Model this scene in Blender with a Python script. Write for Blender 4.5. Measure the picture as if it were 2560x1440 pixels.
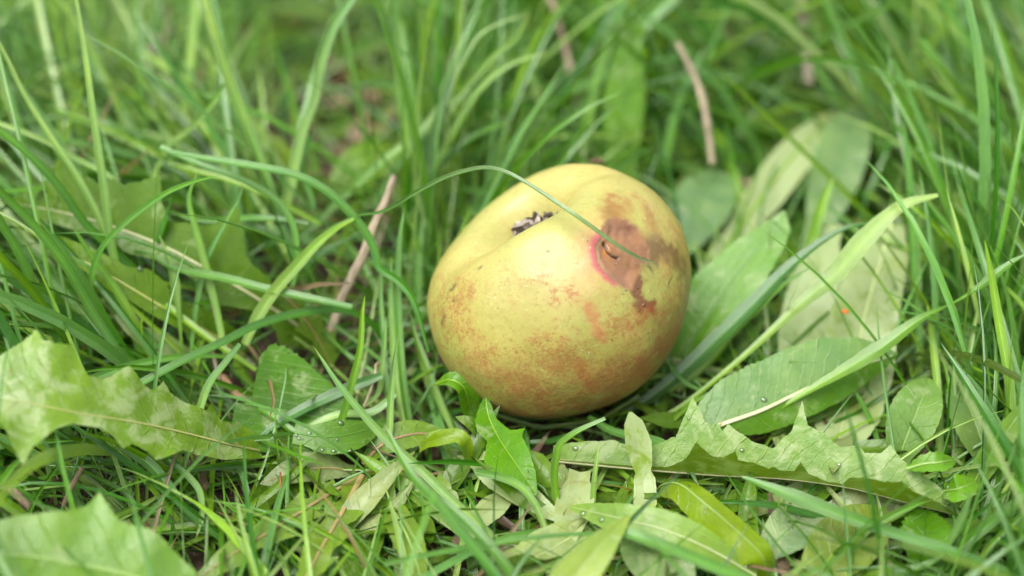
import bpy, math, random
import numpy as np

# ------------------------------------------------------------------ camera, sky, sun, exposure
scene = bpy.context.scene
for o in list(bpy.data.objects):
    bpy.data.objects.remove(o)
col = scene.collection
PITCH = math.radians(36.0)
LENS = 50.0
K = 36.0 / 2560.0 / LENS                      # tangent of one photograph pixel
FWD = np.array([0.0, math.cos(PITCH), -math.sin(PITCH)])
UPV = np.array([0.0, math.sin(PITCH), math.cos(PITCH)])
RGT = np.array([1.0, 0.0, 0.0])
APPLE_C = np.array([0.0, 0.0, 0.0365])
APPLE_R = 0.0402
APPLE_D = 0.4375                              # depth of the apple's centre
APX, APY = 1392.0, 732.0


def ray(px, py):
    return FWD + RGT * ((px - 1280.0) * K) + UPV * ((720.0 - py) * K)


CAM = APPLE_C - APPLE_D * ray(APX, APY)
cam_data = bpy.data.cameras.new("camera")
cam = bpy.data.objects.new("camera", cam_data)
col.objects.link(cam)
cam.location = CAM
cam.rotation_euler = (math.pi / 2 - PITCH, 0, 0)
cam_data.lens = LENS
cam_data.sensor_width = 36.0
cam_data.clip_start = 0.005
cam_data.clip_end = 500.0
cam_data.dof.use_dof = True
cam_data.dof.focus_distance = 0.408
cam_data.dof.aperture_fstop = 3.9
scene.camera = cam

world = bpy.data.worlds.new("World")
scene.world = world
world.use_nodes = True
wn, wl = world.node_tree.nodes, world.node_tree.links
wn.clear()
SUN_EL, SUN_AZ = math.radians(68), math.radians(225)     # azimuth clockwise from +y
sky = wn.new("ShaderNodeTexSky")
sky.sky_type = 'NISHITA'
sky.sun_disc = False
sky.sun_elevation = SUN_EL
sky.sun_rotation = SUN_AZ
sky.air_density = 1.0
sky.dust_density = 4.0
sky.ozone_density = 1.0
hs = wn.new("ShaderNodeHueSaturation")
hs.inputs["Saturation"].default_value = 0.26             # cloud cover greys the sky evenly
bg = wn.new("ShaderNodeBackground")
bg.inputs["Strength"].default_value = 0.13
wo = wn.new("ShaderNodeOutputWorld")
wl.new(sky.outputs[0], hs.inputs["Color"])
wl.new(hs.outputs[0], bg.inputs[0])
wl.new(bg.outputs[0], wo.inputs[0])

sun_data = bpy.data.lights.new("sun", 'SUN')
sun = bpy.data.objects.new("sun", sun_data)
col.objects.link(sun)
sun_data.energy = 1.5
sun_data.angle = math.radians(40)
sun_data.color = (1.0, 0.98, 0.95)
sun.rotation_euler = (math.pi / 2 - SUN_EL, 0, math.pi - SUN_AZ)
sun.location = (0, 0, 3)

scene.view_settings.view_transform = 'Standard'
scene.view_settings.look = 'None'
scene.view_settings.exposure = 1.22
scene.view_settings.gamma = 1.0
scene.render.engine = 'CYCLES'
scene.cycles.use_denoising = True
try:
    scene.cycles.denoiser = 'OPENIMAGEDENOISE'
except Exception:
    pass
scene.cycles.max_bounces = 6
scene.cycles.diffuse_bounces = 4
scene.cycles.glossy_bounces = 2
scene.cycles.transmission_bounces = 4
scene.cycles.caustics_reflective = False
scene.cycles.caustics_refractive = False
scene.cycles.use_adaptive_sampling = True
scene.cycles.adaptive_threshold = 0.02
scene.render.film_transparent = False

rnd = random.Random(7)
rng = np.random.default_rng(11)


# ------------------------------------------------------------------ helpers
def srgb(r, g, b, k=1.0):
    def f(c):
        c = c / 255.0
        return (c / 12.92 if c <= 0.04045 else ((c + 0.055) / 1.055) ** 2.4) * k
    return np.array([f(r), f(g), f(b)])


def norm(v):
    v = np.asarray(v, float)
    n = np.linalg.norm(v, axis=-1, keepdims=True)
    return v / np.maximum(n, 1e-12)


def at_z(px, py, z):
    d = ray(px, py)
    return CAM + d * ((z - CAM[2]) / d[2])


def ground_depth(gy):
    d = ray(1280, gy)
    return -CAM[2] / d[2]


def at_d(px, py, depth):
    return CAM + ray(px, py) * depth


def project(P):
    v = P - CAM
    dep = v @ FWD
    return 1280 + (v @ RGT) / dep / K, 720 - (v @ UPV) / dep / K, dep


def hash3(ix, iy, iz):
    h = (ix * 374761393 + iy * 668265263 + iz * 2147483647 + 974634777) & 0xffffffff
    h = ((h ^ (h >> 13)) * 1274126177) & 0xffffffff
    h = (h ^ (h >> 16)) & 0xffffffff
    return h / 4294967295.0


def vnoise(P, scale, seed=0):
    q = np.asarray(P, float) * scale + seed * 17.31
    i = np.floor(q).astype(np.int64)
    f = q - i
    f = f * f * (3 - 2 * f)
    out = 0
    for dx in (0, 1):
        for dy in (0, 1):
            for dz in (0, 1):
                w = (f[:, 0] if dx else 1 - f[:, 0]) * (f[:, 1] if dy else 1 - f[:, 1]) * (f[:, 2] if dz else 1 - f[:, 2])
                out = out + w * hash3(i[:, 0] + dx, i[:, 1] + dy, i[:, 2] + dz)
    return out


def fbm(P, scale, oct=4, seed=0):
    s, a, t = 0, 0.5, 0
    for k in range(oct):
        s = s + a * vnoise(P, scale * 2 ** k, seed + k)
        t += a
        a *= 0.5
    return s / t


def spline(pts, n):
    """Centripetal-ish Catmull-Rom through pts, n samples."""
    p = np.asarray(pts, float)
    if len(p) == 2:
        return p[0] + (p[1] - p[0]) * np.linspace(0, 1, n)[:, None]
    p = np.vstack([2 * p[0] - p[1], p, 2 * p[-1] - p[-2]])
    seg = np.linalg.norm(np.diff(p[1:-1], axis=0), axis=1)
    cum = np.concatenate([[0], np.cumsum(seg)])
    u = np.linspace(0, cum[-1], n)
    out = []
    for x in u:
        k = min(int(np.searchsorted(cum, x, side='right')) - 1, len(seg) - 1)
        t = (x - cum[k]) / max(seg[k], 1e-9)
        a, b, c, d = p[k], p[k + 1], p[k + 2], p[k + 3]
        out.append(0.5 * ((2 * b) + (-a + c) * t + (2 * a - 5 * b + 4 * c - d) * t * t + (-a + 3 * b - 3 * c + d) * t ** 3))
    return np.array(out)


def build_mesh(name, V, F, color=None, uv=None, mat=None, smooth=True):
    """V (n,3); F (m,4) or (m,3) int; color (n,3); uv (n,2) stored as point attribute."""
    V = np.asarray(V, np.float32)
    F = np.asarray(F, np.int32)
    me = bpy.data.meshes.new(name)
    k = F.shape[1]
    me.vertices.add(len(V))
    me.vertices.foreach_set("co", V.ravel())
    me.loops.add(F.size)
    me.loops.foreach_set("vertex_index", F.ravel())
    me.polygons.add(len(F))
    me.polygons.foreach_set("loop_start", np.arange(0, F.size, k, dtype=np.int32))
    me.update(calc_edges=True)
    if smooth:
        me.polygons.foreach_set("use_smooth", np.ones(len(F), bool))
    if color is not None:
        a = me.attributes.new("tint", 'FLOAT_COLOR', 'POINT')
        c4 = np.ones((len(V), 4), np.float32)
        c4[:, :3] = color
        a.data.foreach_set("color", c4.ravel())
    if uv is not None:
        a = me.attributes.new("st", 'FLOAT_VECTOR', 'POINT')
        c3 = np.zeros((len(V), 3), np.float32)
        c3[:, :uv.shape[1]] = uv
        a.data.foreach_set("vector", c3.ravel())
    me.validate()
    if mat:
        me.materials.append(mat)
    return me


def link(name, me, parent=None, label=None, cat=None, group=None, kind=None):
    o = bpy.data.objects.new(name, me)
    col.objects.link(o)
    if parent is not None:
        o.parent = parent
    for k, v in (("label", label), ("category", cat), ("group", group), ("kind", kind)):
        if v:
            o[k] = v
    return o


def creased(n, cols):
    """faces of a blade whose two halves do not share the middle line"""
    F = grid_faces(n, cols)
    keep = (F[:, 0] % cols) != cols // 2 - 1
    return F[keep]


def grid_faces(nr, nc, off=0):
    r = np.arange(nr - 1)[:, None] * nc
    c = np.arange(nc - 1)[None, :]
    a = (r + c).ravel() + off
    return np.stack([a, a + 1, a + nc + 1, a + nc], 1)


# ------------------------------------------------------------------ materials
class NT:
    def __init__(self, name):
        self.m = bpy.data.materials.new(name)
        self.m.use_nodes = True
        self.t = self.m.node_tree
        self.t.nodes.clear()
        self.out = self.t.nodes.new("ShaderNodeOutputMaterial")

    def n(self, typ, **kw):
        nd = self.t.nodes.new(typ)
        for k, v in kw.items():
            if k.startswith("_"):
                setattr(nd, k[1:], v)
        return nd

    def l(self, a, b):
        self.t.links.new(a, b)

    def val(self, x):
        nd = self.t.nodes.new("ShaderNodeValue")
        nd.outputs[0].default_value = x
        return nd.outputs[0]

    def math(self, op, a, b=None, c=None, clamp=False):
        nd = self.t.nodes.new("ShaderNodeMath")
        nd.operation = op
        nd.use_clamp = clamp
        for i, x in enumerate((a, b, c)):
            if x is None:
                continue
            if isinstance(x, (int, float)):
                nd.inputs[i].default_value = x
            else:
                self.l(x, nd.inputs[i])
        return nd.outputs[0]

    def attr(self, name):
        nd = self.t.nodes.new("ShaderNodeAttribute")
        nd.attribute_name = name
        return nd

    def noise(self, vec, scale, detail=3, rough=0.55, dist=0.0):
        nd = self.t.nodes.new("ShaderNodeTexNoise")
        nd.inputs["Scale"].default_value = scale
        nd.inputs["Detail"].default_value = detail
        nd.inputs["Roughness"].default_value = rough
        nd.inputs["Distortion"].default_value = dist
        if vec is not None:
            self.l(vec, nd.inputs["Vector"])
        return nd.outputs["Fac"]

    def ramp(self, fac, p0, p1):
        nd = self.t.nodes.new("ShaderNodeMapRange")
        nd.interpolation_type = 'SMOOTHSTEP'
        nd.inputs["From Min"].default_value = p0
        nd.inputs["From Max"].default_value = p1
        self.l(fac, nd.inputs["Value"])
        return nd.outputs[0]

    def mix(self, fac, a, b, mode='MIX'):
        nd = self.t.nodes.new("ShaderNodeMix")
        nd.data_type = 'RGBA'
        nd.blend_type = mode
        for s, x in ((0, fac), (6, a), (7, b)):
            if isinstance(x, (int, float)):
                nd.inputs[s].default_value = x
            elif isinstance(x, (tuple, list, np.ndarray)):
                nd.inputs[s].default_value = (*[float(q) for q in x[:3]], 1)
            else:
                self.l(x, nd.inputs[s])
        return nd.outputs[2]

    def vscale(self, vec, s):
        nd = self.t.nodes.new("ShaderNodeVectorMath")
        nd.operation = 'MULTIPLY'
        nd.inputs[1].default_value = s
        self.l(vec, nd.inputs[0])
        return nd.outputs[0]

    def bump(self, h, strength, dist, normal=None):
        nd = self.t.nodes.new("ShaderNodeBump")
        nd.inputs["Strength"].default_value = strength
        nd.inputs["Distance"].default_value = dist
        self.l(h, nd.inputs["Height"])
        if normal is not None:
            self.l(normal, nd.inputs["Normal"])
        return nd.outputs[0]


def plant_material(name, kind, rough=0.42, trans=0.3, pale=0.0, pale_col=(0.36, 0.47, 0.19), spot=0.15, spec=0.5):
    """kind: 'grass' (ribs along the blade), 'parallel' (few strong veins), 'pinnate' (side veins)."""
    T = NT(name)
    tint = T.attr("tint").outputs["Color"]
    st = T.attr("st").outputs["Vector"]
    geo = T.n("ShaderNodeNewGeometry")
    pos = geo.outputs["Position"]
    sep = T.n("ShaderNodeSeparateXYZ")
    T.l(st, sep.inputs[0])
    s, t = sep.outputs[0], sep.outputs[1]               # s in mm, t in mm from the midrib
    at = T.math('ABSOLUTE', t)
    # broad and fine variation
    n1 = T.noise(pos, 90.0, 3, 0.6)
    n2 = T.noise(T.vscale(st, (0.25, 2.2, 1)), 1.0, 3, 0.6)
    n3 = T.noise(pos, 900.0, 2, 0.6)
    c = T.mix(T.math('MULTIPLY', T.ramp(n1, 0.35, 0.7), 0.5), tint, T.mix(1.0, tint, (1.45, 1.25, 0.9), 'MULTIPLY'))
    c = T.mix(T.math('MULTIPLY', T.ramp(n2, 0.3, 0.75), 0.45), c, T.mix(1.0, c, (0.62, 0.72, 0.62), 'MULTIPLY'))
    if kind == 'grass':
        ribs = T.math('SINE', T.math('MULTIPLY', t, 2 * math.pi / 0.62))
        fine = T.math('MULTIPLY_ADD', ribs, 0.5, 0.5)
        c = T.mix(T.math('MULTIPLY', fine, 0.34), c, T.mix(1.0, c, (1.5, 1.4, 1.4), 'MULTIPLY'))
        height = T.math('ADD', T.math('MULTIPLY', fine, 0.6), T.math('MULTIPLY', n3, 0.5))
        bstr, bd = 0.5, 0.00012
    else:
        if kind == 'pinnate':
            slope, step = 0.75, 4.2
            ph = T.math('MULTIPLY_ADD', at, -slope, s)
            ph = T.math('ADD', ph, T.math('MULTIPLY', n1, 7.0))
            fr = T.math('FRACT', T.math('DIVIDE', ph, step))
            vein = T.ramp(T.math('ABSOLUTE', T.math('SUBTRACT', fr, 0.5)), 0.075, 0.0)
        else:
            fr = T.math('FRACT', T.math('ADD', T.math('DIVIDE', t, 2.7), 0.5))
            vein = T.ramp(T.math('ABSOLUTE', T.math('SUBTRACT', fr, 0.5)), 0.13, 0.0)
        # small net of veinlets
        vo = T.n("ShaderNodeTexVoronoi")
        vo.feature = 'DISTANCE_TO_EDGE'
        vo.inputs["Scale"].default_value = 0.75
        T.l(st, vo.inputs["Vector"])
        net = T.ramp(vo.outputs["Distance"], 0.0, 0.16)
        c = T.mix(T.math('MULTIPLY', vein, 0.22), c, T.mix(0.5, T.mix(1.0, c, (1.5, 1.35, 1.3), 'MULTIPLY'), (0.34, 0.42, 0.16)))
        c = T.mix(T.math('MULTIPLY', T.math('SUBTRACT', 1.0, net), 0.12), c, T.mix(1.0, c, (1.5, 1.4, 1.3), 'MULTIPLY'))
        n4 = T.noise(pos, 210.0, 3, 0.55)
        height = T.math('ADD', T.math('MULTIPLY', net, 0.07), T.math('MULTIPLY', n4, 1.5))
        height = T.math('SUBTRACT', height, T.math('MULTIPLY', vein, 0.5 if kind == 'pinnate' else 0.22))
        bstr, bd = 0.6, 0.0004
    if pale > 0:
        m = T.ramp(T.noise(T.vscale(pos, (1, 1, 1)), 130.0, 4, 0.65, 0.6), 0.62 - 0.35 * pale, 0.80 - 0.35 * pale)
        c = T.mix(T.math('MULTIPLY', m, min(1.0, 0.45 + 0.5 * pale)), c, pale_col)
    if spot > 0:
        sp = T.ramp(T.noise(pos, 420.0, 2, 0.5), 0.70, 0.78)
        c = T.mix(T.math('MULTIPLY', sp, spot), c, (0.16, 0.10, 0.05))
    # the underside of a leaf is duller and greyer than its face
    under = T.mix(0.35, c, T.mix(1.0, c, (0.95, 0.80, 1.1), 'MULTIPLY'))
    cc = T.mix(geo.outputs["Backfacing"], c, under)
    nb = T.bump(height, bstr, bd)
    p = T.n("ShaderNodeBsdfPrincipled")
    T.l(cc, p.inputs["Base Color"])
    r = T.math('MULTIPLY_ADD', n2, 0.22, rough - 0.10)
    T.l(r, p.inputs["Roughness"])
    p.inputs["Specular IOR Level"].default_value = spec
    T.l(nb, p.inputs["Normal"])
    tr = T.n("ShaderNodeBsdfTranslucent")
    T.l(T.mix(1.0, cc, (1.15, 1.25, 0.35), 'MULTIPLY'), tr.inputs["Color"])
    mx = T.n("ShaderNodeMixShader")
    mx.inputs[0].default_value = trans
    T.l(p.outputs[0], mx.inputs[1])
    T.l(tr.outputs[0], mx.inputs[2])
    T.l(mx.outputs[0], T.out.inputs[0])
    return T.m


M_GRASS = plant_material("grass_blade", 'grass', rough=0.28, trans=0.36, spot=0.25, spec=0.66)
M_LEAF = plant_material("leaf_pinnate", 'pinnate', rough=0.33, trans=0.32, pale=0.22, spot=0.25, spec=0.42)
M_PALE = plant_material("leaf_bruised", 'pinnate', rough=0.32, trans=0.28, pale=0.5, spot=0.35, spec=0.42)
M_STRAP = plant_material("leaf_parallel", 'parallel', rough=0.33, trans=0.34, pale=0.28, spot=0.25, spec=0.42)
M_STRAPP = plant_material("leaf_parallel_bruised", 'parallel', rough=0.34, trans=0.30, pale=0.8, spot=0.3, spec=0.42)


def simple_material(name, rough, noise_scale, lo, hi, bump=0.5, bd=0.0003, spec=0.3, stretch=None):
    T = NT(name)
    tint = T.attr("tint").outputs["Color"]
    if stretch:
        vec = T.vscale(T.attr("st").outputs["Vector"], stretch)
    else:
        vec = T.n("ShaderNodeNewGeometry").outputs["Position"]
    n = T.noise(vec, noise_scale, 5, 0.65)
    c = T.mix(T.ramp(n, 0.3, 0.7), T.mix(1.0, tint, lo, 'MULTIPLY'), T.mix(1.0, tint, hi, 'MULTIPLY'))
    p = T.n("ShaderNodeBsdfPrincipled")
    T.l(c, p.inputs["Base Color"])
    p.inputs["Roughness"].default_value = rough
    p.inputs["Specular IOR Level"].default_value = spec
    T.l(T.bump(n, bump, bd), p.inputs["Normal"])
    T.l(p.outputs[0], T.out.inputs[0])
    return T.m


M_RIB = simple_material("leaf_midrib", 0.4, 1.0, (0.75, 0.75, 0.7), (1.2, 1.15, 1.1), 0.2, 0.0001, 0.5, (0.15, 2.0, 1))
M_DRY = simple_material("dry_stem", 0.7, 1.0, (0.55, 0.5, 0.48), (1.25, 1.25, 1.3), 0.7, 0.0003, 0.3, (0.25, 2.5, 1))
M_SOIL = simple_material("soil", 0.85, 160.0, (0.45, 0.42, 0.4), (1.5, 1.5, 1.5), 1.0, 0.004, 0.2)


def water_material():
    T = NT("water_drop")
    g = T.n("ShaderNodeBsdfGlossy")
    g.inputs["Roughness"].default_value = 0.04
    t = T.n("ShaderNodeBsdfTransparent")
    f = T.n("ShaderNodeFresnel")
    f.inputs["IOR"].default_value = 1.5
    m = T.n("ShaderNodeMixShader")
    T.l(T.math('MULTIPLY_ADD', f.outputs[0], 1.6, 0.04, clamp=True), m.inputs[0])
    T.l(t.outputs[0], m.inputs[1])
    T.l(g.outputs[0], m.inputs[2])
    T.l(m.outputs[0], T.out.inputs[0])
    return T.m


M_WATER = water_material()

# colours: real-world leaf reflectances
G = {
    'm': np.array([0.078, 0.215, 0.014]),
    'd': np.array([0.035, 0.146, 0.006]),
    'b': np.array([0.102, 0.248, 0.052]),
    'y': np.array([0.162, 0.312, 0.015]),
    'p': np.array([0.235, 0.375, 0.095]),
    'w': np.array([0.420, 0.510, 0.215]),
    'g': np.array([0.130, 0.250, 0.080]),
    'o': np.array([0.095, 0.176, 0.016]),
}


def vivid(c, k=1.28):
    l = float(np.dot(c, [0.25, 0.65, 0.10]))
    return np.clip(l + (np.asarray(c, float) - l) * k, 0.006, 1)


# ------------------------------------------------------------------ ground
def soil_height(x, y):
    P = np.stack([x, y, 0 * x], 1)
    near = np.exp(-((x / 0.9) ** 2 + ((y - 0.2) / 0.9) ** 2))
    bank = 0.022 / (1 + np.exp((x + 0.085) / 0.018)) * np.exp(-((y - 0.07) / 0.13) ** 2)       # the turf swells to the left of the fruit
    return bank + (fbm(P, 14, 4, 3) - 0.5) * 0.016 * near - 0.007 - 0.006 * np.exp(-((x ** 2 + y ** 2) / 0.035 ** 2))


def make_ground():
    g = np.concatenate([-np.geomspace(60, 0.72, 26), np.linspace(-0.7, 0.7, 141), np.geomspace(0.72, 60, 26)])
    X, Y = np.meshgrid(g, g + 0.15)
    x, y = X.ravel(), Y.ravel()
    V = np.stack([x, y, soil_height(x, y)], 1)
    n = fbm(V, 40, 4, 9)[:, None]
    c = np.array([0.075, 0.050, 0.034]) * (0.6 + 0.8 * n)
    far = np.clip((np.hypot(x, y) - 1.6) / 2.0, 0, 1)[:, None]      # grass takes over beyond the built blades
    c = c * (1 - far) + np.array([0.07, 0.14, 0.03]) * (0.7 + 0.6 * n) * far
    me = build_mesh("ground", V, grid_faces(len(g), len(g)), c, None, M_SOIL)
    link("ground", me, kind="structure", label="brown damp soil under the grass", cat="ground")


make_ground()


# ------------------------------------------------------------------ the apple
def make_apple():
    # axis of the fruit: its hollow end turns up and away to one side
    ax = norm(RGT * -0.47 + UPV * 0.70 + -FWD * 0.54)
    e1 = norm(RGT * 0.80 + UPV * 0.60)
    e1 = norm(e1 - ax * (e1 @ ax))
    e2 = np.cross(ax, e1)
    nt, nph = 380, 640
    th = np.linspace(0.004, math.pi - 0.004, nt)
    ph = np.linspace(0, 2 * math.pi, nph, endpoint=False)
    TH, PH = np.meshgrid(th, ph, indexing='ij')
    d = np.stack([np.sin(TH) * np.cos(PH), np.sin(TH) * np.sin(PH), np.cos(TH)], -1).reshape(-1, 3)
    TH, PH = TH.ravel(), PH.ravel()
    R = APPLE_R
    rho = np.sin(TH)
    lob = 1 + 0.018 * np.cos(5 * PH + 0.6) * rho ** 2 + 0.022 * np.cos(2 * PH - 0.3) * rho
    x = d[:, 0] * R * 1.0 * lob
    y = d[:, 1] * R * 1.0 * lob
    z = d[:, 2] * R * 0.93
    # taper a little towards the stalk end, then the two hollows
    tap = 1 + 0.05 * d[:, 2]
    x, y = x * tap, y * tap
    u, v = x / R, y / R
    u0 = u - 0.13
    v0 = v - 0.04
    rr = np.sqrt((u0 / np.where(u0 < 0, 1.12, 0.95)) ** 2 + (v0 / 0.92) ** 2)
    top = d[:, 2] > 0
    dim = 0.36 * np.exp(-(rr / 0.25) ** 2) + 0.24 * np.exp(-(rr / 0.46) ** 2)
    # furrows that run from the hollow out over the shoulder
    furrow = 0.10 * np.exp(-((v0 + 0.05) / 0.15) ** 2) * np.exp(-((u0 + 0.42) / 0.26) ** 2)
    furrow += 0.06 * np.exp(-((v0 - 0.05) / 0.12) ** 2) * np.exp(-((u0 - 0.5) / 0.25) ** 2)
    ridge = 0.085 * np.exp(-((v0 + 0.48) / 0.20) ** 2) * np.exp(-((u0 + 0.10) / 0.48) ** 2)
    z = z - np.where(top, (dim + furrow - ridge) * R, 0)
    rb = np.sqrt(u ** 2 + v ** 2)
    z = z + np.where(~top, 0.42 * np.exp(-(rb / 0.26) ** 2) * R, 0)
    L = np.stack([x, y, z], 1)
    L += d * ((fbm(d, 2.1, 3, 5) - 0.5) * 0.045 * R)[:, None]
    W = L[:, :1] * e1 + L[:, 1:2] * e2 + L[:, 2:] * ax
    # lopsided growth: a little flatter on the upper flank, fuller to the lower right
    q = W / R
    a = q @ norm(RGT * -0.75 + UPV * 0.66)
    W = W - norm(RGT * -0.75 + UPV * 0.66) * (np.clip(a - 0.62, 0, 1) ** 1.5 * 0.42 * R)[:, None]
    a2 = q @ norm(RGT * 0.80 + UPV * -0.15)
    W = W + norm(RGT * 0.80 + UPV * -0.15) * (np.clip(a2 - 0.3, 0, 1) * 0.05 * R)[:, None]
    a3 = q @ norm(RGT * 0.35 + UPV * 0.9)
    W = W + norm(RGT * 0.35 + UPV * 0.9) * (np.clip(a3 - 0.55, 0, 1) * 0.06 * R)[:, None]
    W = W + APPLE_C
    # chart of the fruit's front face in photograph pixels, used like a texture map
    cu, cv, dep = project(W)
    Nrm = norm(W - APPLE_C)
    facing = (Nrm @ norm(CAM - APPLE_C))
    front = np.clip((facing + 0.12) / 0.2, 0, 1)
    jit = np.stack([(fbm(W, 420, 4, 21) - 0.5), (fbm(W, 420, 4, 31) - 0.5)], 1)
    CH = np.stack([cu, cv], 1)

    def sdf(poly, wob=26.0, scale=None):
        p = CH + jit * wob * 2
        poly = np.asarray(poly, float)
        dmin = np.full(len(p), 1e9)
        inside = np.zeros(len(p), bool)
        for i in range(len(poly)):
            a_, b_ = poly[i], poly[(i + 1) % len(poly)]
            ab = b_ - a_
            t = np.clip(((p - a_) @ ab) / (ab @ ab), 0, 1)
            dd = np.linalg.norm(p - (a_ + t[:, None] * ab), axis=1)
            dmin = np.minimum(dmin, dd)
            c1 = (a_[1] <= p[:, 1]) & (b_[1] > p[:, 1])
            c2 = (b_[1] <= p[:, 1]) & (a_[1] > p[:, 1])
            cr = ab[0] * (p[:, 1] - a_[1]) - ab[1] * (p[:, 0] - a_[0])
            inside ^= (c1 & (cr > 0)) | (c2 & (cr < 0))
        return np.where(inside, dmin, -dmin)

    def mask(poly, soft=8.0, wob=26.0):
        s_ = sdf(poly, wob)
        k = np.clip(s_ / soft * 0.5 + 0.5, 0, 1)
        return (k * k * (3 - 2 * k)) * front

    def blob(px, py, rx, ry, rot=0.0, wob=20.0, pw=1.0):
        p = CH + jit * wob * 2 - np.array([px, py])
        c_, s_ = math.cos(rot), math.sin(rot)
        X = (p[:, 0] * c_ + p[:, 1] * s_) / rx
        Y = (-p[:, 0] * s_ + p[:, 1] * c_) / ry
        return np.exp(-(X * X + Y * Y) ** pw) * front

    def over(c, m, k, amt=1.0):
        m = (m * amt)[:, None]
        return c * (1 - m) + np.asarray(k) * m

    yel = np.array([0.375, 0.325, 0.080])
    grn = np.array([0.300, 0.315, 0.070])
    pal = np.array([0.430, 0.385, 0.130])
    orn = np.array([0.330, 0.205, 0.058])
    red = np.array([0.370, 0.120, 0.040])
    dusk = np.array([0.400, 0.245, 0.050])
    n1 = fbm(W, 55, 4, 1)
    n2 = fbm(W, 150, 4, 2)
    n3 = fbm(W, 420, 3, 3)
    nl = fbm(np.stack([np.cos(PH) * 9, np.sin(PH) * 9, TH * 1.5], 1), 1.6, 3, 8)        # streaks that run pole to pole
    c = np.repeat(yel[None], len(W), 0)
    c = over(c, np.clip((n1 - 0.40) * 5, 0, 1), grn, 0.9)
    c = over(c, np.clip((n2 - 0.55) * 5, 0, 1), pal, 0.35)
    up = np.clip(q @ UPV * 0.8 + 0.35, 0, 1)
    # blush grows towards the stalk end
    low = np.clip((0.35 - L[:, 2] / R) / 1.0, 0, 1)
    c = over(c, np.clip(low * 1.15, 0, 1) * np.clip((n2 - 0.15) * 2.4, 0, 1), orn, 0.85)
    c = over(c, np.exp(-((rr) / 0.55) ** 2) * top, pal, 0.65)
    c = over(c, np.exp(-((rr) / 0.30) ** 2) * top * np.clip((n2 - .35) * 3, 0, 1), grn, 0.6)
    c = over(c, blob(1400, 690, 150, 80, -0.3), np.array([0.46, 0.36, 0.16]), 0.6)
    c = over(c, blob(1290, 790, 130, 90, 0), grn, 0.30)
    # red flecks and broken stripes
    stp = np.clip((nl - 0.54) * 8, 0, 1) * np.clip((n2 - 0.40) * 5, 0, 1)
    c = over(c, stp * np.clip(low * 1.5 + .25, 0, 1), red, 0.6)
    fl = np.clip((n3 - 0.56) * 12, 0, 1) * np.clip((n2 - 0.40) * 4, 0, 1)
    blush = np.clip(low * 1.25 + .12, 0, 1) * np.clip((n2 - .25) * 2.4, 0, 1)
    for (bx, by, rx, ry, ro, am) in ((1400, 900, 110, 60, 0.1, .5), (1490, 970, 80, 45, .2, .55), (1310, 960, 90, 50, .2, .5), (1340, 690, 60, 34, 0, .30),
                                     (1410, 735, 46, 20, 0.3, .55), (1560, 800, 50, 60, 0.2, .45), (1150, 780, 30, 110, 0.1, .5), (1110, 800, 22, 120, 0, .45),
                                     (1250, 980, 60, 50, .3, .45), (1600, 950, 70, 50, -.5, .5), (1200, 900, 60, 70, 0, .4), (1395, 745, 14, 36, 0.1, .5)):
        bl_ = blob(bx, by, rx, ry, ro, 60)
        blush = np.maximum(blush, bl_ * am * 1.7)
        c = over(c, bl_ * np.clip((n2 - 0.3) * 3, 0, 1), np.array([0.34, 0.165, 0.048]), am * .5)
    c = over(c, mask([(1462, 750), (1482, 748), (1500, 800), (1520, 848), (1508, 860), (1492, 850), (1478, 815), (1464, 790)], 12, 16), np.array([0.40, 0.14, 0.055]), 0.66)
    c = over(c, mask([(1440, 890), (1462, 900), (1480, 950), (1500, 975), (1480, 985), (1455, 960), (1440, 930)], 12, 22), np.array([0.38, 0.145, 0.045]), 0.6)
    c = over(c, mask([(1345, 650), (1356, 652), (1362, 690), (1352, 688)], 7, 8), np.array([0.44, 0.20, 0.08]), 0.45)
    # greenish bruise along the lower right flank
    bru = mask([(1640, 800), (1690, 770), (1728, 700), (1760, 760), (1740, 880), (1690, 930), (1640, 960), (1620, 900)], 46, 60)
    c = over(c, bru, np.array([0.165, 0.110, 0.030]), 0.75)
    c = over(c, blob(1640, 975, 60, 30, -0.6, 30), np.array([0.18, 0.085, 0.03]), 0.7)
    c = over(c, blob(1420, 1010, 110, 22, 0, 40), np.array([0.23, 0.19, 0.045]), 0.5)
    # orange-brown stain above the rot
    st_ = mask([(1505, 500), (1560, 490), (1600, 500), (1640, 545), (1650, 590), (1600, 580), (1560, 560), (1530, 560), (1505, 545)], 22, 46)
    c = over(c, st_ * np.clip((n2 - 0.30) * 3.2, 0, 1), np.array([0.27, 0.125, 0.030]), 0.85)
    c = over(c, blob(1522, 530, 20, 30, .2, 16), np.array([0.21, 0.115, 0.025]), 0.7)
    # flow of brown skin to the right of the rot
    fan = mask([(1600, 590), (1640, 588), (1690, 615), (1716, 655), (1732, 720), (1745, 790), (1725, 800), (1712, 720), (1690, 670), (1655, 645), (1640, 665), (1615, 662)], 16, 22)
    c = over(c, fan, np.array([0.150, 0.085, 0.030]), 0.92)
    spl = mask([(1540, 690), (1600, 680), (1612, 700), (1600, 730), (1615, 745), (1632, 750), (1640, 785), (1628, 782), (1612, 775), (1606, 790), (1590, 770), (1580, 735)], 8, 22)
    c = over(c, spl, np.array([0.150, 0.058, 0.022]), 0.95)
    c = over(c, blob(1632, 778, 26, 16, .5, 18), np.array([0.32, 0.08, 0.04]), 0.6)
    # pink rim, pale crescent, rot
    rim = mask([(1478, 600), (1496, 578), (1530, 560), (1540, 716), (1510, 700), (1481, 662), (1471, 628)], 8, 7)
    c = over(c, blob(1478, 630, 34, 70, 0.1, 14), np.array([0.46, 0.22, 0.12]), 0.6)
    c = over(c, rim, np.array([0.44, 0.080, 0.105]), 0.92)
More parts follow.
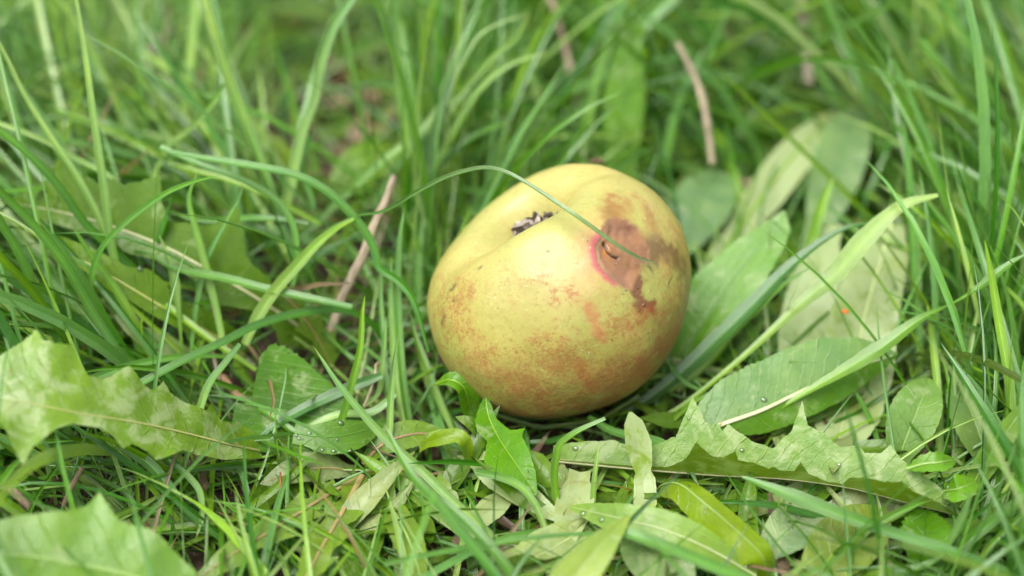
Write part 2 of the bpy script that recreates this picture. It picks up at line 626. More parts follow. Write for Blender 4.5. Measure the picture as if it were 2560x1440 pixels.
    rotp = [(1500, 590), (1506, 566), (1520, 548), (1545, 543), (1572, 550), (1596, 572), (1612, 600), (1624, 625), (1622, 650), (1605, 660),
            (1600, 680), (1588, 700), (1580, 728), (1560, 722), (1530, 700), (1508, 680), (1490, 650), (1486, 615)]
    rs = sdf(rotp, 5)
    rot = np.clip(rs / 5 * 0.5 + 0.5, 0, 1) * front
    rc = np.array([0.265, 0.132, 0.058]) * (0.82 + 0.42 * n2[:, None])
    c = c * (1 - rot[:, None]) + rc * rot[:, None]
    c = over(c, rot * blob(1535, 690, 50, 34, 0.6, 10), np.array([0.23, 0.120, 0.085]), 0.6)
    c = over(c, rot * blob(1545, 570, 50, 26, 0.1, 10), np.array([0.205, 0.100, 0.060]), 0.75)
    c = over(c, rot * blob(1525, 640, 22, 46, -0.3, 8), np.array([0.33, 0.155, 0.065]), 0.7)
    cres = rot * np.clip(1 - np.abs(rs - 7) / 8, 0, 1) * blob(1490, 640, 30, 56, -.1, 4)
    c = over(c, cres, np.array([0.45, 0.28, 0.15]), 1.0)
    c = over(c, rot * blob(1572, 566, 20, 12, .5, 10), np.array([0.13, 0.055, 0.025]), 0.9)
    c = over(c, rot * blob(1612, 640, 18, 34, .2, 14), np.array([0.15, 0.075, 0.04]), 0.8)
    c = over(c, blob(1521, 625, 9, 11, 0, 5), np.array([0.50, 0.17, 0.01]), 0.9)
    # crack in the rot
    crk = np.zeros(len(W))
    cp = [(1513, 606), (1519, 614), (1527, 628), (1536, 638), (1550, 643)]
    pj = CH + jit * 10
    for a_, b_ in zip(cp[:-1], cp[1:]):
        a_, b_ = np.array(a_, float), np.array(b_, float)
        t = np.clip(((pj - a_) @ (b_ - a_)) / ((b_ - a_) @ (b_ - a_)), 0, 1)
        dd = np.linalg.norm(pj - (a_ + t[:, None] * (b_ - a_)), axis=1)
        crk = np.maximum(crk, np.clip(1.4 - dd / 3.6, 0, 1))
    crk *= front
    c = over(c, crk, np.array([0.03, 0.018, 0.012]), 0.95)
    # sooty dots and scratches on the flank
    for (px, py, rx, ry, ro) in ((1135, 715, 10, 4, -.9), (1127, 724, 6, 3, -.5), (1133, 752, 5, 4, 0), (1110, 793, 4, 9, .2), (1104, 806, 4, 8, 0), (1202, 668, 7, 3, -.6), (1374, 628, 3, 4, 0),
                                 (1275, 850, 3, 2, 0), (1262, 870, 2, 3, 0), (1140, 780, 2, 3, 0), (1675, 700, 2, 18, .35), (1625, 672, 3, 14, -.6)):
        c = over(c, blob(px, py, rx, ry, ro, 5), np.array([0.07, 0.055, 0.03]), 0.85)
    # rot is sunken and wrinkled
    ang = np.arctan2(CH[:, 1] - 640, CH[:, 0] - 1540)
    rad_ = np.hypot(CH[:, 1] - 640, CH[:, 0] - 1540)
    wr = np.sin(CH[:, 0] * 0.22 + CH[:, 1] * 0.07 + 4 * n1 * 3) * np.clip((n2 - .35) * 3, 0, 1)
    inn = np.clip(rs / 24, 0, 1) ** 0.8 * front
    disp = -0.0013 * inn + 0.00010 * wr * inn + 0.0002 * (n3 - .5) * inn - 0.0009 * crk + 0.00012 * (n2 - 0.5) + (0.00045 * blob(1340, 690, 60, 30, 0, 10) - 0.0004 * blob(1420, 1000, 60, 26, 0.2, 20))
    W = W + Nrm * disp[:, None]
    F = grid_faces(nt, nph)
    wrap = np.arange(nt - 1) * nph
    F = np.vstack([F, np.stack([wrap + nph - 1, wrap, wrap + nph, wrap + 2 * nph - 1], 1)])

    T = NT("apple_skin")
    tint = T.attr("tint").outputs["Color"]
    pos = T.n("ShaderNodeNewGeometry").outputs["Position"]
    stv = T.attr("st").outputs["Vector"]
    sp = T.n("ShaderNodeSeparateXYZ")
    T.l(stv, sp.inputs[0])
    rotm = sp.outputs[0]
    lowm = sp.outputs[1]
    f1 = T.noise(pos, 2000.0, 3, 0.6)
    f2 = T.noise(pos, 750.0, 4, 0.65)
    keep = T.math('SUBTRACT', 1.0, rotm)
    f3 = T.noise(pos, 4200.0, 2, 0.6)
    ff = T.math('ADD', T.math('ADD', T.math('MULTIPLY', f1, 0.35), T.math('MULTIPLY', f2, 0.35)), T.math('MULTIPLY', f3, 0.30))
    ff = T.math('ADD', ff, T.math('MULTIPLY', lowm, 0.17))
    fleck = T.math('MULTIPLY', T.ramp(ff, 0.555, 0.655), T.math('MULTIPLY', keep, 0.60))
    cc = T.mix(fleck, tint, (0.29, 0.090, 0.034))
    vo = T.n("ShaderNodeTexVoronoi")
    vo.inputs["Scale"].default_value = 290.0
    T.l(pos, vo.inputs["Vector"])
    dot = T.math('MULTIPLY', T.ramp(vo.outputs["Distance"], 0.15, 0.07), T.math('MULTIPLY', keep, T.ramp(T.noise(pos, 130.0, 2), 0.42, 0.6)))
    cc = T.mix(T.math('MULTIPLY', dot, 0.42), cc, (0.52, 0.46, 0.26))
    cc = T.mix(T.math('MULTIPLY', T.ramp(f2, 0.35, 0.65), 0.30), cc, T.mix(1.0, cc, (0.80, 0.80, 0.80), 'MULTIPLY'))
    vd = T.n("ShaderNodeTexVoronoi")
    vd.inputs["Scale"].default_value = 210.0
    T.l(pos, vd.inputs["Vector"])
    soot = T.math('MULTIPLY', T.ramp(vd.outputs["Distance"], 0.10, 0.05), T.ramp(T.noise(pos, 90.0, 2), 0.5, 0.6))
    cc = T.mix(T.math('MULTIPLY', soot, 0.6), cc, (0.10, 0.06, 0.03))
    p = T.n("ShaderNodeBsdfPrincipled")
    T.l(cc, p.inputs["Base Color"])
    T.l(T.math('MULTIPLY_ADD', rotm, -0.16, 0.40), p.inputs["Roughness"])
    p.inputs["Specular IOR Level"].default_value = 0.45
    h = T.math('ADD', T.math('MULTIPLY', T.noise(pos, 500.0, 4, 0.6), 1.0), T.math('MULTIPLY', dot, 0.4))
    T.l(T.bump(h, 0.35, 0.0005), p.inputs["Normal"])
    T.l(p.outputs[0], T.out.inputs[0])

    root = link("apple", None, label="windfallen yellow-green apple with a brown rotten patch lying in the grass", cat="apple")
    root.location = APPLE_C - np.array([0, 0, APPLE_R])
    off = np.array(root.location)
    rotall = np.clip(rot + spl + fan * 0.6, 0, 1)
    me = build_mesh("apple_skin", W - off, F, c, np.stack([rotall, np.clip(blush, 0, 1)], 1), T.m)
    sk = link("skin", me, root)
    # dried calyx deep in the hollow: shrivelled sepals and stamens
    pit = W[np.argmin(rr + (~top) * 10)]
    Vs, Fs, Cs, Us = [], [], [], []
    cr = random.Random(3)
    for k in range(16):
        a0 = 2 * math.pi * k / 8 + cr.uniform(-.25, .25)
        big = k < 8
        ln = (0.0066 if big else 0.0060) * cr.uniform(.8, 1.2)
        wd = (0.0032 if big else 0.0011)
        out = e1 * math.cos(a0) + e2 * math.sin(a0)
        sid = -e1 * math.sin(a0) + e2 * math.cos(a0)
        base = pit + out * (0.0036 if big else 0.0018) + ax * 0.0052
        pts = [base, base + ax * ln * .45 + out * ln * .22, base + ax * ln * .85 + out * ln * cr.uniform(.1, .5), base + ax * ln * cr.uniform(.8, 1.1) + out * ln * cr.uniform(-.2, .75)]
        sp_ = spline(pts, 9)
        o0 = len(Vs) * 0 + sum(len(v_) for v_ in Vs)
        ws = wd * np.array([.8, 1, 1, .98, .95, .88, .75, .6, .35])
        tw = np.linspace(0, cr.uniform(-1, 1), 9)
        sd = sid[None] * np.cos(tw)[:, None] + out[None] * np.sin(tw)[:, None]
        V_ = np.stack([sp_ - sd * ws[:, None], sp_ + out[None] * ws[:, None] * .5, sp_ + sd * ws[:, None]], 1).reshape(-1, 3)
        Vs.append(V_)
        Fs.append(grid_faces(9, 3, o0))
        Cs.append(np.repeat((np.array([[0.30, 0.26, 0.205]]) * cr.uniform(.55, 1.5)), 27, 0))
        Us.append(np.stack([np.repeat(np.linspace(0, 8, 9), 3), np.tile([-1, 0, 1], 9)], 1))
    me = build_mesh("calyx", np.vstack(Vs) - off, np.vstack(Fs), np.vstack(Cs), np.vstack(Us), M_DRY)
    link("calyx", me, root, label="shrivelled grey-brown calyx deep in the apple's hollow")
    return W, facing, root


APPLE_W, APPLE_F, APPLE_ROOT = make_apple()


# ------------------------------------------------------------------ point specs
def resolve(pts, gy=None, dd=0.0):
    """(px,py): at the ground depth of photo row gy, drifting by dd mm to the end of the list;
    (px,py,z): at z mm over the soil; (px,py,None,d): d mm from the apple centre's depth."""
    out = []
    n = len(pts)
    for i, p in enumerate(pts):
        if len(p) == 2:
            dep = ground_depth(gy) + dd * 0.001 * i / max(n - 1, 1)
            out.append(at_d(p[0], p[1], dep))
        elif len(p) == 3:
            out.append(at_z(p[0], p[1], p[2] * 0.001))
        else:
            out.append(at_d(p[0], p[1], APPLE_D + p[3] * 0.001))
    return np.array(out)


def frame(P, roll, bias=0.5):
    T = norm(np.gradient(P, axis=0))
    ref = norm(norm(CAM - P.mean(0)) * bias + np.array([0, 0, 1.0]) * (1 - bias))
    N = ref[None] - T * (T @ ref)[:, None]
    N = norm(N)
    S = np.cross(T, N)
    roll = np.radians(roll)
    c, s = np.cos(roll)[:, None], np.sin(roll)[:, None]
    return T, N * c - S * s, S * c + N * s


def blade_geom(P, W, fold, roll, cols=5, color=None, color2=None, seed=0, bias=0.5):
    n = len(P)
    T, N, S = frame(P, roll, bias)
    ts = np.concatenate([np.linspace(-1, 0, cols // 2), np.linspace(0, 1, cols // 2)])
    V = P[:, None] + S[:, None] * (ts[None, :, None] * W[:, None, None] * math.cos(fold)) + N[:, None] * (np.abs(ts)[None, :, None] * W[:, None, None] * math.sin(fold))
    arc = np.concatenate([[0], np.cumsum(np.linalg.norm(np.diff(P, axis=0), axis=1))]) * 1000
    U = np.stack([np.repeat(arc + seed * 13.7, cols), (ts[None] * W[:, None] * 1000).ravel()], 1)
    return V.reshape(-1, 3), creased(n, cols), U, arc


# ------------------------------------------------------------------ single grass blades
TIP = [(0, .55), (.12, .85), (.35, 1), (.6, .95), (.8, .72), (.93, .36), (1, .03)]
CUT = [(0, .6), (.12, .9), (.4, 1), (.8, 1), (1, .9)]
THRU = [(0, .9), (.3, 1), (.7, 1), (1, .9)]
TAPER = [(0, .9), (.3, 1), (.65, .95), (.85, .7), (.95, .35), (1, .05)]


def blade(label, pts, w, gy=None, dd=0.0, c='m', c2=None, prof=TIP, roll=(0, 0), fold=22, cat="grass blade", group=None, n=40, bias=.6, name="grass_blade"):
    if gy is not None and gy < 1200 and np.mean([p[0] for p in pts]) < 960:      # these stand on the swelling turf
        gy = gy + (1200 - gy) * (0.5 if gy > 800 else 0.32)
    if prof is THRU and 0 < pts[-1][0] < 2560 and 0 < pts[-1][1] < 1440:
        prof = TAPER
    P = spline(resolve(pts, gy, dd), n)
    s = np.linspace(0, 1, n)
    px_mm = np.mean((P - CAM) @ FWD) * K
    pw = np.interp(s, [a for a, b in prof], [b for a, b in prof])
    W = 0.5 * w * px_mm * pw
    if isinstance(roll, (int, float)):
        roll = (roll, roll)
    sd = rnd.random() * 100
    rl = np.interp(s, np.linspace(0, 1, len(roll)), roll) + 10 * np.sin(s * 5 + sd)
    V, F, U, arc = blade_geom(P, W, math.radians(fold), rl, 6, seed=sd, bias=bias)
    ca = G[c] if isinstance(c, str) else np.array(c)
    cb = ca if c2 is None else (G[c2] if isinstance(c2, str) else np.array(c2))
    cc = ca[None] * (1 - s[:, None]) + cb[None] * s[:, None]
    jit = 1 + 0.10 * np.sin(s * 9 + sd)[:, None] + rnd.uniform(-.08, .08)
    cc = cc * jit
    # a blade yellows towards a dead tip
    if prof is TIP:
        k = np.clip((s - 0.94) / 0.06, 0, 1)[:, None] * 0.7
        cc = cc * (1 - k) + np.array([0.30, 0.24, 0.12]) * k
    cc = np.repeat(cc, 6, 0)
    mid = np.tile(np.array([-.15, 0, .7, .5, -.1, -.3]), n)[:, None] * 0.42  # paler midrib; contrast between the folded halves is painted into the tint
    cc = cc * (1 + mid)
    o0 = P[0].copy()
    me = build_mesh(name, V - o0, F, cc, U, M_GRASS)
    ob = link(name, me, label=label, cat=cat, group=group)
    ob.location = o0
    return ob


def grass_heroes():
    B = blade
    # --- left and back
    B("tall pale blade at far left that rises past the top edge", [(372, 960), (335, 810), (300, 700), (275, 590), (262, 480), (235, 300), (214, 140), (188, -25)], 24, 985, -6, 'm', 'p', prof=[(0, .9), (.5, 1), (.8, .7), (1, .4)], roll=(0, 25))
    B("slim pale blade slanting from the left edge across the dandelion leaf", [(420, 900), (330, 720), (272, 610), (235, 520), (185, 430), (125, 340), (60, 235), (20, 150), (-10, 95)], 20, 940, -4, 'm', 'p', prof=[(0, .8), (.5, 1), (.9, .6), (1, .5)])
    B("long pale-backed blade reaching down from the left edge beside the tall one", [(520, 780), (430, 600), (330, 500), (270, 440), (185, 395), (130, 362), (60, 330), (-15, 305)], 17, 860, 0, 'm', 'p', prof=THRU)
    B("dark green blade leaning out at the left edge under the slim pale one", [(420, 760), (300, 640), (215, 560), (150, 470), (80, 395), (-15, 315)], 23, 900, -20, 'd', 'm', prof=THRU)
    B("broad two-tone blade crossing the top edge left of centre", [(735, 660), (700, 560), (672, 470), (642, 380), (604, 280), (562, 165), (540, 90), (508, -20)], 33, 820, 0, 'd', 'p', prof=THRU, roll=(-20, 15), fold=35)
    B("curved pale blade whose tip crosses the broad two-tone blade", [(372, 480), (395, 420), (424, 362), (462, 334), (510, 286), (556, 220), (595, 160)], 18, 720, -8, 'p', 'm', roll=(20, -10))
    B("dark-tipped blue-green blade behind the broad two-tone blade", [(640, 520), (590, 425), (545, 350), (500, 275), (455, 215), (420, 150), (372, 75)], 20, 610, -5, 'b', 'd')
    B("long pale blade lying aslant behind the tall pale blade", [(400, 392), (320, 352), (240, 312), (170, 285), (110, 262)], 18, 560, 15, 'p', 'm')
    B("long shouldered blade that arches over and hangs down beside the apple", [(420, 380), (520, 398), (640, 418), (740, 440), (820, 482), (895, 555), (935, 620), (948, 668), (1000, 706), (1038, 760), (1072, 880)], 27, 980, -10, 'b', 'd', prof=[(0, .5), (.2, .9), (.45, 1), (.7, .9), (.85, .7), (1, .3)], roll=(10, -25), fold=30, n=60)
    B("blue-green blade bowed downwards left of the dry stick", [(400, 368), (500, 412), (600, 448), (680, 492), (728, 552), (742, 622), (735, 700), (700, 800)], 19, 880, -4, 'b', 'm', prof=THRU)
    B("ribbed stem blade running off the top edge at centre with a drooping thin tip", [(985, -60), (990, 60), (998, 180), (1004, 270), (1016, 345), (1030, 420), (1043, 490), (1066, 565), (1100, 620)], 30, 800, 0, 'b', 'p', prof=[(0, 1), (.45, 1), (.6, .7), (.72, .4), (.9, .25), (1, .1)], fold=38)
    B("pale twisted blade sweeping up behind the apple past the ribbed stem", [(720, 620), (770, 575), (860, 492), (960, 402), (1038, 345), (1100, 270), (1150, 172), (1200, 90), (1255, 58), (1325, 32)], 22, 770, -6, 'b', 'p', roll=(0, 30))
    B("paler second blade sweeping up beside the twisted one", [(930, 520), (990, 420), (1050, 340), (1130, 258), (1190, 190), (1235, 140), (1290, 95), (1326, 30)], 22, 740, 0, 'b', 'y')
    B("straight pale blade bending over at its tip left of the apple's top", [(1010, 560), (1060, 470), (1112, 372), (1165, 275), (1205, 218), (1262, 170), (1315, 145), (1372, 132)], 19, 780, 0, 'm', 'p')
    B("short green blade forking right from the straight pale one", [(1060, 475), (1115, 400), (1175, 348), (1230, 318), (1275, 305)], 20, 760, 4, 'd', 'm')
    B("thin arching blade that lies over the rotten patch of the apple", [(760, 600, None, 10), (880, 545, None, -2), (960, 528, None, -12), (1042, 480, None, -22), (1122, 440, None, -27), (1205, 420, None, -30), (1262, 430, None, -33), (1322, 462, None, -36), (1398, 512, None, -40), (1462, 556, None, -41.5), (1540, 612, None, -39.5), (1598, 646, None, -34.5), (1640, 656, None, -30)], 13, c='d', c2=(0.15, 0.23, 0.10), prof=[(0, .4), (.3, .9), (.5, .95), (.7, 1), (.85, 1), (.95, .8), (1, .12)], roll=(35, -20, 30, 10), fold=25, n=60)
    B("dark arched blade hanging over the bare patch behind", [(1130, 250), (1060, 226), (1000, 214), (930, 209), (860, 216), (795, 240)], 14, 560, 4, 'd', 'd')
    B("pale blurred upright blade between the bare patch and the dark arched blade", [(705, 560), (726, 480), (742, 400), (760, 325), (788, 245), (802, 168), (834, 70), (890, -20)], 26, 720, -6, 'p', 'b', prof=THRU, fold=15)
    B("short blade with a square mown end near the bare patch", [(785, 520), (770, 470), (758, 425), (757, 378)], 17, 700, 0, 'b', 'm', prof=CUT)
    B("short dark blade standing behind the square-ended one", [(740, 450), (752, 400), (770, 355), (786, 325)], 15, 690, 0, 'd', 'd')
    B("wide bright blade with a flat pale face left of the dry stick", [(612, 862), (640, 800), (685, 730), (735, 672), (790, 612), (840, 572), (885, 548)], 34, 1010, -4, 'p', 'y', prof=[(0, .6), (.2, 1), (.6, .9), (.85, .6), (1, .3)], roll=(-15, 10))
    B("green ribbed blade lying level below the dry stick", [(380, 640), (440, 672), (560, 696), (660, 722), (760, 744), (880, 768)], 27, 1000, -2, 'm', 'b', prof=[(0, .3), (.3, .9), (.7, 1), (1, .6)], roll=(10, 0))
    B("long arching blade coming from the left edge and peaking left of the apple", [(-30, 1130), (150, 1062), (300, 988), (450, 908), (560, 856), (640, 816), (740, 786), (850, 775), (920, 802), (960, 852), (980, 905)], 27, 1330, 52, 'b', 'd', prof=[(0, .8), (.4, 1), (.7, 1), (.9, .7), (1, .3)], roll=(15, -10), fold=28, n=60)
    B("blurred pale blade crossing under the long arching one near the left edge", [(60, 1010), (180, 968), (300, 922), (420, 896), (520, 890), (620, 900)], 22, 1280, 30, 'b', 'm')
    B("drooping blue-green blade with a slender tip left of the plantain leaf", [(600, 860), (562, 910), (522, 962), (492, 1048), (472, 1120), (455, 1198)], 22, 1240, -6, 'b', 'p')
    B("blue-green blade beside the apple, first of the upright clump", [(1040, 1145), (1012, 990), (1000, 860), (995, 720), (1000, 600), (1010, 520)], 21, 1150, 10, 'm', 'b', prof=THRU)
    B("pale ribbed blade of the clump left of the apple leaning to the stick", [(1030, 1140), (1000, 1010), (985, 900), (978, 760), (978, 640)], 19, 1145, 6, 'p', 'b', prof=THRU)
    B("dull narrow blade in the middle of the clump beside the apple", [(975, 1060), (965, 960), (958, 850), (952, 740), (955, 640)], 15, 1090, 10, 'b', 'b')
    B("shaded blade at the back of the clump beside the apple", [(1040, 900), (1042, 780), (1048, 650), (1060, 540)], 22, 900, 10, 'm', 'b')
    B("straight pale blade slanting along the apple's lower left side", [(1132, 1078), (1092, 985), (1062, 905), (1038, 838), (1025, 780)], 21, 1090, 6, 'p', 'm')
    B("long pale blade running down across the plantain leaf to the bottom centre", [(1290, 1395), (1240, 1350), (1130, 1250), (1050, 1172), (950, 1082), (855, 972), (785, 868)], 25, 1440, 20, 'p', 'b', roll=(0, 15))
    B("bright yellow-green blade curving down over the plantain leaf", [(765, 1195), (820, 1122), (855, 1050), (880, 960), (900, 872), (905, 790), (912, 740)], 23, 1230, 0, 'm', 'y', prof=THRU, fold=32)
    B("dark wet blade lying across the plantain leaf", [(955, 938), (860, 975), (760, 1022), (690, 1062), (630, 1106)], 30, 1130, -4, 'd', 'd', fold=12)
    B("pale bent blade lying on the plantain leaf under the dark wet one", [(990, 985), (930, 1030), (850, 1036), (790, 1058), (738, 1088)], 22, 1140, -4, 'b', 'p', fold=10)
    B("slender blade with a pinched bend hanging beside the plantain leaf's tip", [(930, 1240), (955, 1160), (972, 1080), (976, 1000), (986, 900), (995, 840)], 20, 1230, 4, 'p', 'b', roll=(20, -40))
    B("small pale blade ending before the dry seed husk by the stick", [(905, 1020), (945, 985), (955, 930), (960, 870), (965, 790)], 16, 1090, 2, 'p', 'b')
    # --- lower left thatch
    B("blurred green blade, outermost of the slanting row at the left edge", [(330, 930), (230, 780), (160, 662), (80, 560), (-10, 470)], 24, 1080, -30, 'b', 'm', prof=THRU)
    B("second slanting blade of the left-edge row, broader and deeper green", [(355, 930), (292, 852), (222, 732), (152, 622), (95, 550)], 30, 1060, -16, 'd', 'm')
    B("third slanting blade of the left-edge row, grey-green and soft", [(180, 915), (102, 762), (50, 640), (-10, 540)], 26, 1100, -30, 'b', 'b', prof=THRU)
    B("fourth slanting blade of the left-edge row with a yellowish base", [(400, 930), (300, 742), (235, 650), (175, 555)], 24, 1030, -8, 'y', 'm')
    B("lowest slanting blade of the left-edge row", [(200, 905), (92, 742), (-10, 632)], 22, 1110, -30, 'm', 'y', prof=THRU)
    B("broad bluish blade slanting just under the toothed leaf's base", [(395, 870), (330, 805), (270, 735), (215, 668), (180, 640)], 30, 1000, -6, 'b', 'b')
    B("pale leaf-shaped pointed blade standing over the long smooth leaf", [(455, 905), (452, 840), (446, 770), (432, 680), (415, 630), (398, 588)], 26, 960, -4, 'm', 'p', prof=[(0, .3), (.2, .3), (.38, .5), (.6, 1), (.8, .75), (1, .05)])
    B("pale kinked blade standing left of the wavy thin one", [(566, 900), (545, 790), (520, 682), (492, 580), (474, 495), (500, 418)], 21, 960, -3, 'p', 'm', roll=(0, 40))
    B("thin wavy blue-green blade with a hooked tip", [(478, 880), (494, 745), (520, 642), (566, 550), (600, 490), (606, 452)], 14, 950, -3, 'b', 'b')
    B("short dark twisted blade in front of the toothed leaf's midrib", [(392, 608), (408, 575), (420, 535), (430, 485)], 30, 900, -4, 'd', 'd', prof=[(0, .4), (.4, 1), (1, .05)], roll=(30, 60))
    B("blurred arched blade crossing the toothed leaf near the left edge", [(225, 890), (226, 735), (245, 640), (300, 570), (400, 492), (480, 456), (545, 440)], 18, 1060, -26, 'b', 'm', prof=THRU)
    B("yellow-green blade sloping under the thatch towards the plantain leaf", [(640, 925), (520, 845), (430, 775), (340, 705), (270, 640)], 20, 1000, 6, 'y', 'y')
    B("blade lying level along the back of the long smooth leaf", [(770, 560), (690, 548), (600, 545), (500, 550), (400, 520)], 18, 840, 4, 'b', 'm')
    B("yellowish long blade lying beneath the arched ones towards the stick", [(800, 560), (690, 500), (600, 460), (500, 430), (400, 400)], 17, 780, 4, 'y', 'y')
    B("pale yellow-green blade lying low at the bottom left by the husk", [(330, 1330), (420, 1325), (520, 1310), (600, 1298)], 24, 1390, 2, 'y', 'y')
    B("grey-green flat blade drooping over the dark gap at lower left", [(300, 1115), (370, 1160), (420, 1220), (470, 1290), (560, 1360)], 34, 1390, -4, 'b', 'b', roll=(10, 40))
    B("narrow pale blade hanging at lower left with a turned tip", [(420, 1150), (470, 1190), (500, 1230), (505, 1290), (490, 1345)], 18, 1380, -6, 'b', 'p')
    # --- bottom centre
    B("upright yellow-green blade folded over at the top before the apple", [(1412, 1340), (1396, 1270), (1386, 1190), (1396, 1122), (1412, 1102), (1450, 1078), (1515, 1050)], 24, 1355, 2, 'y', 'm', prof=[(0, .7), (.4, 1), (.6, .9), (.75, .9), (1, .8)], roll=(0, 0, 50), fold=35)
    B("slim upright blade beside the folded yellow-green one", [(1478, 1350), (1482, 1270), (1486, 1200), (1497, 1105)], 16, 1360, 0, 'm', 'p')
    B("arched blade carrying a water drop before the apple's right side", [(1470, 1042), (1530, 1078), (1598, 1094), (1655, 1110), (1708, 1150), (1748, 1215)], 27, 1150, -22, 'b', 'm', roll=(10, -10), fold=12)
    B("short dark blade lying close under the apple", [(1318, 1108), (1370, 1104), (1405, 1094), (1440, 1082)], 17, 1140, -2, 'd', 'd')
    B("blurred thin blade crossing level near the bottom edge", [(960, 1410), (1080, 1385), (1220, 1362), (1360, 1342), (1500, 1334), (1580, 1338)], 15, 1640, 10, 'm', 'b', prof=THRU)
    B("blurred broad blade running off the bottom edge right of centre", [(1540, 1325), (1650, 1362), (1780, 1415), (1930, 1475)], 34, 1620, -8, 'b', 'm', prof=THRU)
    B("blurred dark blade leaving the bottom edge, nearest to the dandelion crown", [(1290, 1500), (1180, 1362), (1100, 1262), (1025, 1180), (960, 1060)], 30, 1720, 20, 'd', 'm')
    B("blurred green blade at the bottom edge right of the dark one", [(1330, 1500), (1235, 1380), (1150, 1290), (1070, 1222)], 30, 1640, 10, 'm', 'b')
    B("curved pale blade bending down from the bruised strip", [(1190, 1180), (1255, 1195), (1310, 1225), (1350, 1290), (1375, 1380)], 22, 1390, -6, 'm', 'p', prof=THRU)
    B("thin dark curl lying on the bruised strip", [(1155, 1178), (1185, 1198), (1222, 1199), (1255, 1176)], 9, 1240, 0, 'd', 'd')
    B("pale green blade lying flat under the curly leaf", [(1080, 1090), (1150, 1120), (1230, 1150), (1310, 1180), (1420, 1215)], 20, 1250, 0, 'b', 'p')
    B("blade lying flat across the soil from the clump to the bruised strip", [(1010, 1220), (1090, 1212), (1170, 1195), (1250, 1170)], 24, 1260, 0, 'b', 'p')
    # --- right of the apple
    B("broad light yellow-green blade arching away over the crushed leaf", [(1618, 1060), (1700, 1018), (1800, 940), (1885, 868), (2000, 762), (2085, 690), (2152, 610), (2215, 545), (2268, 508), (2345, 488)], 55, 1085, -6, 'y', (0.215, 0.345, 0.06), prof=[(0, .2), (.25, .25), (.45, .4), (.62, .85), (.75, 1), (.9, .55), (1, .2)], roll=(0, 10), fold=10, n=60)
    B("dark blue-green blade with a brown tip slanting up right of the apple", [(1560, 1040), (1640, 985), (1720, 918), (1800, 842), (1880, 765), (1960, 682), (2050, 608), (2130, 566), (2215, 557)], 46, 1045, 0, (0.075, 0.17, 0.055), 'd', prof=[(0, .6), (.3, .95), (.5, 1), (.7, .7), (.85, .4), (1, .08)], roll=(20, 10), n=50)
    B("thin pale stalk blade close along the right of the dark blade", [(1672, 978), (1730, 940), (1790, 880), (1860, 805), (1950, 718), (2028, 668)], 20, 1030, -4, 'p', 'm', prof=[(0, .9), (.4, .6), (.7, 1), (1, .1)])
    B("whitish stalk splitting from the base beside the apple", [(1690, 975), (1745, 930), (1800, 868), (1858, 800)], 22, 1020, 4, 'w', 'p', prof=THRU)
    B("long pointed blade twisting once on its way to the right edge", [(1760, 1125), (1900, 1048), (2020, 978), (2130, 915), (2215, 862), (2300, 800), (2395, 752), (2445, 720), (2475, 698), (2520, 662), (2575, 628)], 44, 1160, -8, 'y', 'm', prof=[(0, .12), (.15, .2), (.3, .35), (.5, 1), (.65, .8), (.75, .22), (.8, .3), (.88, .65), (1, .05)], roll=(0, 0, 0, 50, 10), fold=14, n=60)
    B("thin yellow-green stalk that bends sharply down at its end", [(1655, 1075), (1745, 1000), (1835, 970), (1940, 958), (2010, 960), (2024, 970), (2022, 1000), (2010, 1045)], 12, 1110, -4, 'y', 'd', prof=THRU)
    B("stiff blue-green blade upright behind the long leaf on the right", [(2305, 990), (2295, 850), (2286, 700), (2281, 560), (2270, 400), (2258, 300)], 28, 990, 8, 'b', 'b', prof=THRU, fold=35)
    B("yellow-green stalk, leftmost of the upright group at right", [(2350, 1165), (2345, 1000), (2332, 860), (2318, 760)], 22, 1180, 8, 'p', 'y', prof=THRU)
    B("thin stalk, second of the upright group at right", [(2388, 1190), (2380, 1080), (2372, 960), (2345, 860)], 11, 1190, 8, 'm', 'y', prof=THRU)
    B("slender blue-green stalk, third of the upright group at right", [(2392, 1180), (2388, 1050), (2384, 920), (2392, 800)], 13, 1185, 8, 'b', 'p')
    B("fourth stalk of the upright group at right, leaning outward", [(2402, 1192), (2408, 1040), (2422, 900), (2445, 760)], 18, 1195, 8, 'm', 'p', prof=THRU)
    B("thick pale stem standing by the right edge", [(2505, 1300), (2525, 1080), (2520, 950), (2500, 830), (2480, 700), (2462, 600)], 32, 1310, 10, 'p', 'y', prof=THRU, fold=35)
    B("thin wiry blade with a sharp bend near the right edge", [(2530, 1130), (2520, 1060), (2508, 1000), (2484, 943), (2440, 922), (2365, 890)], 8, 1180, 2, 'y', 'y', prof=THRU)
    B("blade fanning out to the right edge below the pale stem", [(2420, 1260), (2480, 1160), (2570, 1010)], 18, 1290, 0, 'p', 'm', prof=THRU)
    B("long deep green blade sweeping down to the bottom right corner", [(1855, 1192), (1960, 1232), (2090, 1282), (2250, 1338), (2400, 1385), (2580, 1455)], 40, 1450, -20, 'm', 'd', prof=[(0, .2), (.2, 1), (.45, .8), (.7, .6), (1, .6)], fold=14)
    B("dark narrow blade with a wet sheen curving to the bottom edge", [(1795, 1254), (1900, 1260), (2000, 1280), (2090, 1312), (2165, 1370), (2215, 1455)], 22, 1400, -4, 'd', 'd', prof=[(0, .3), (.3, 1), (1, .5)])
    B("yellow-green blade curving up from the bottom edge at right", [(2090, 1460), (2145, 1352), (2205, 1302), (2290, 1262), (2330, 1250)], 22, 1480, 4, 'y', 'm')
    B("silvery folded blade strung with water drops at lower right", [(2180, 1445), (2290, 1422), (2352, 1395), (2385, 1345), (2412, 1290), (2427, 1225)], 36, 1500, -10, 'm', 'g', prof=[(0, .7), (.5, .6), (.75, 1), (1, .1)], roll=(0, 40, 20))
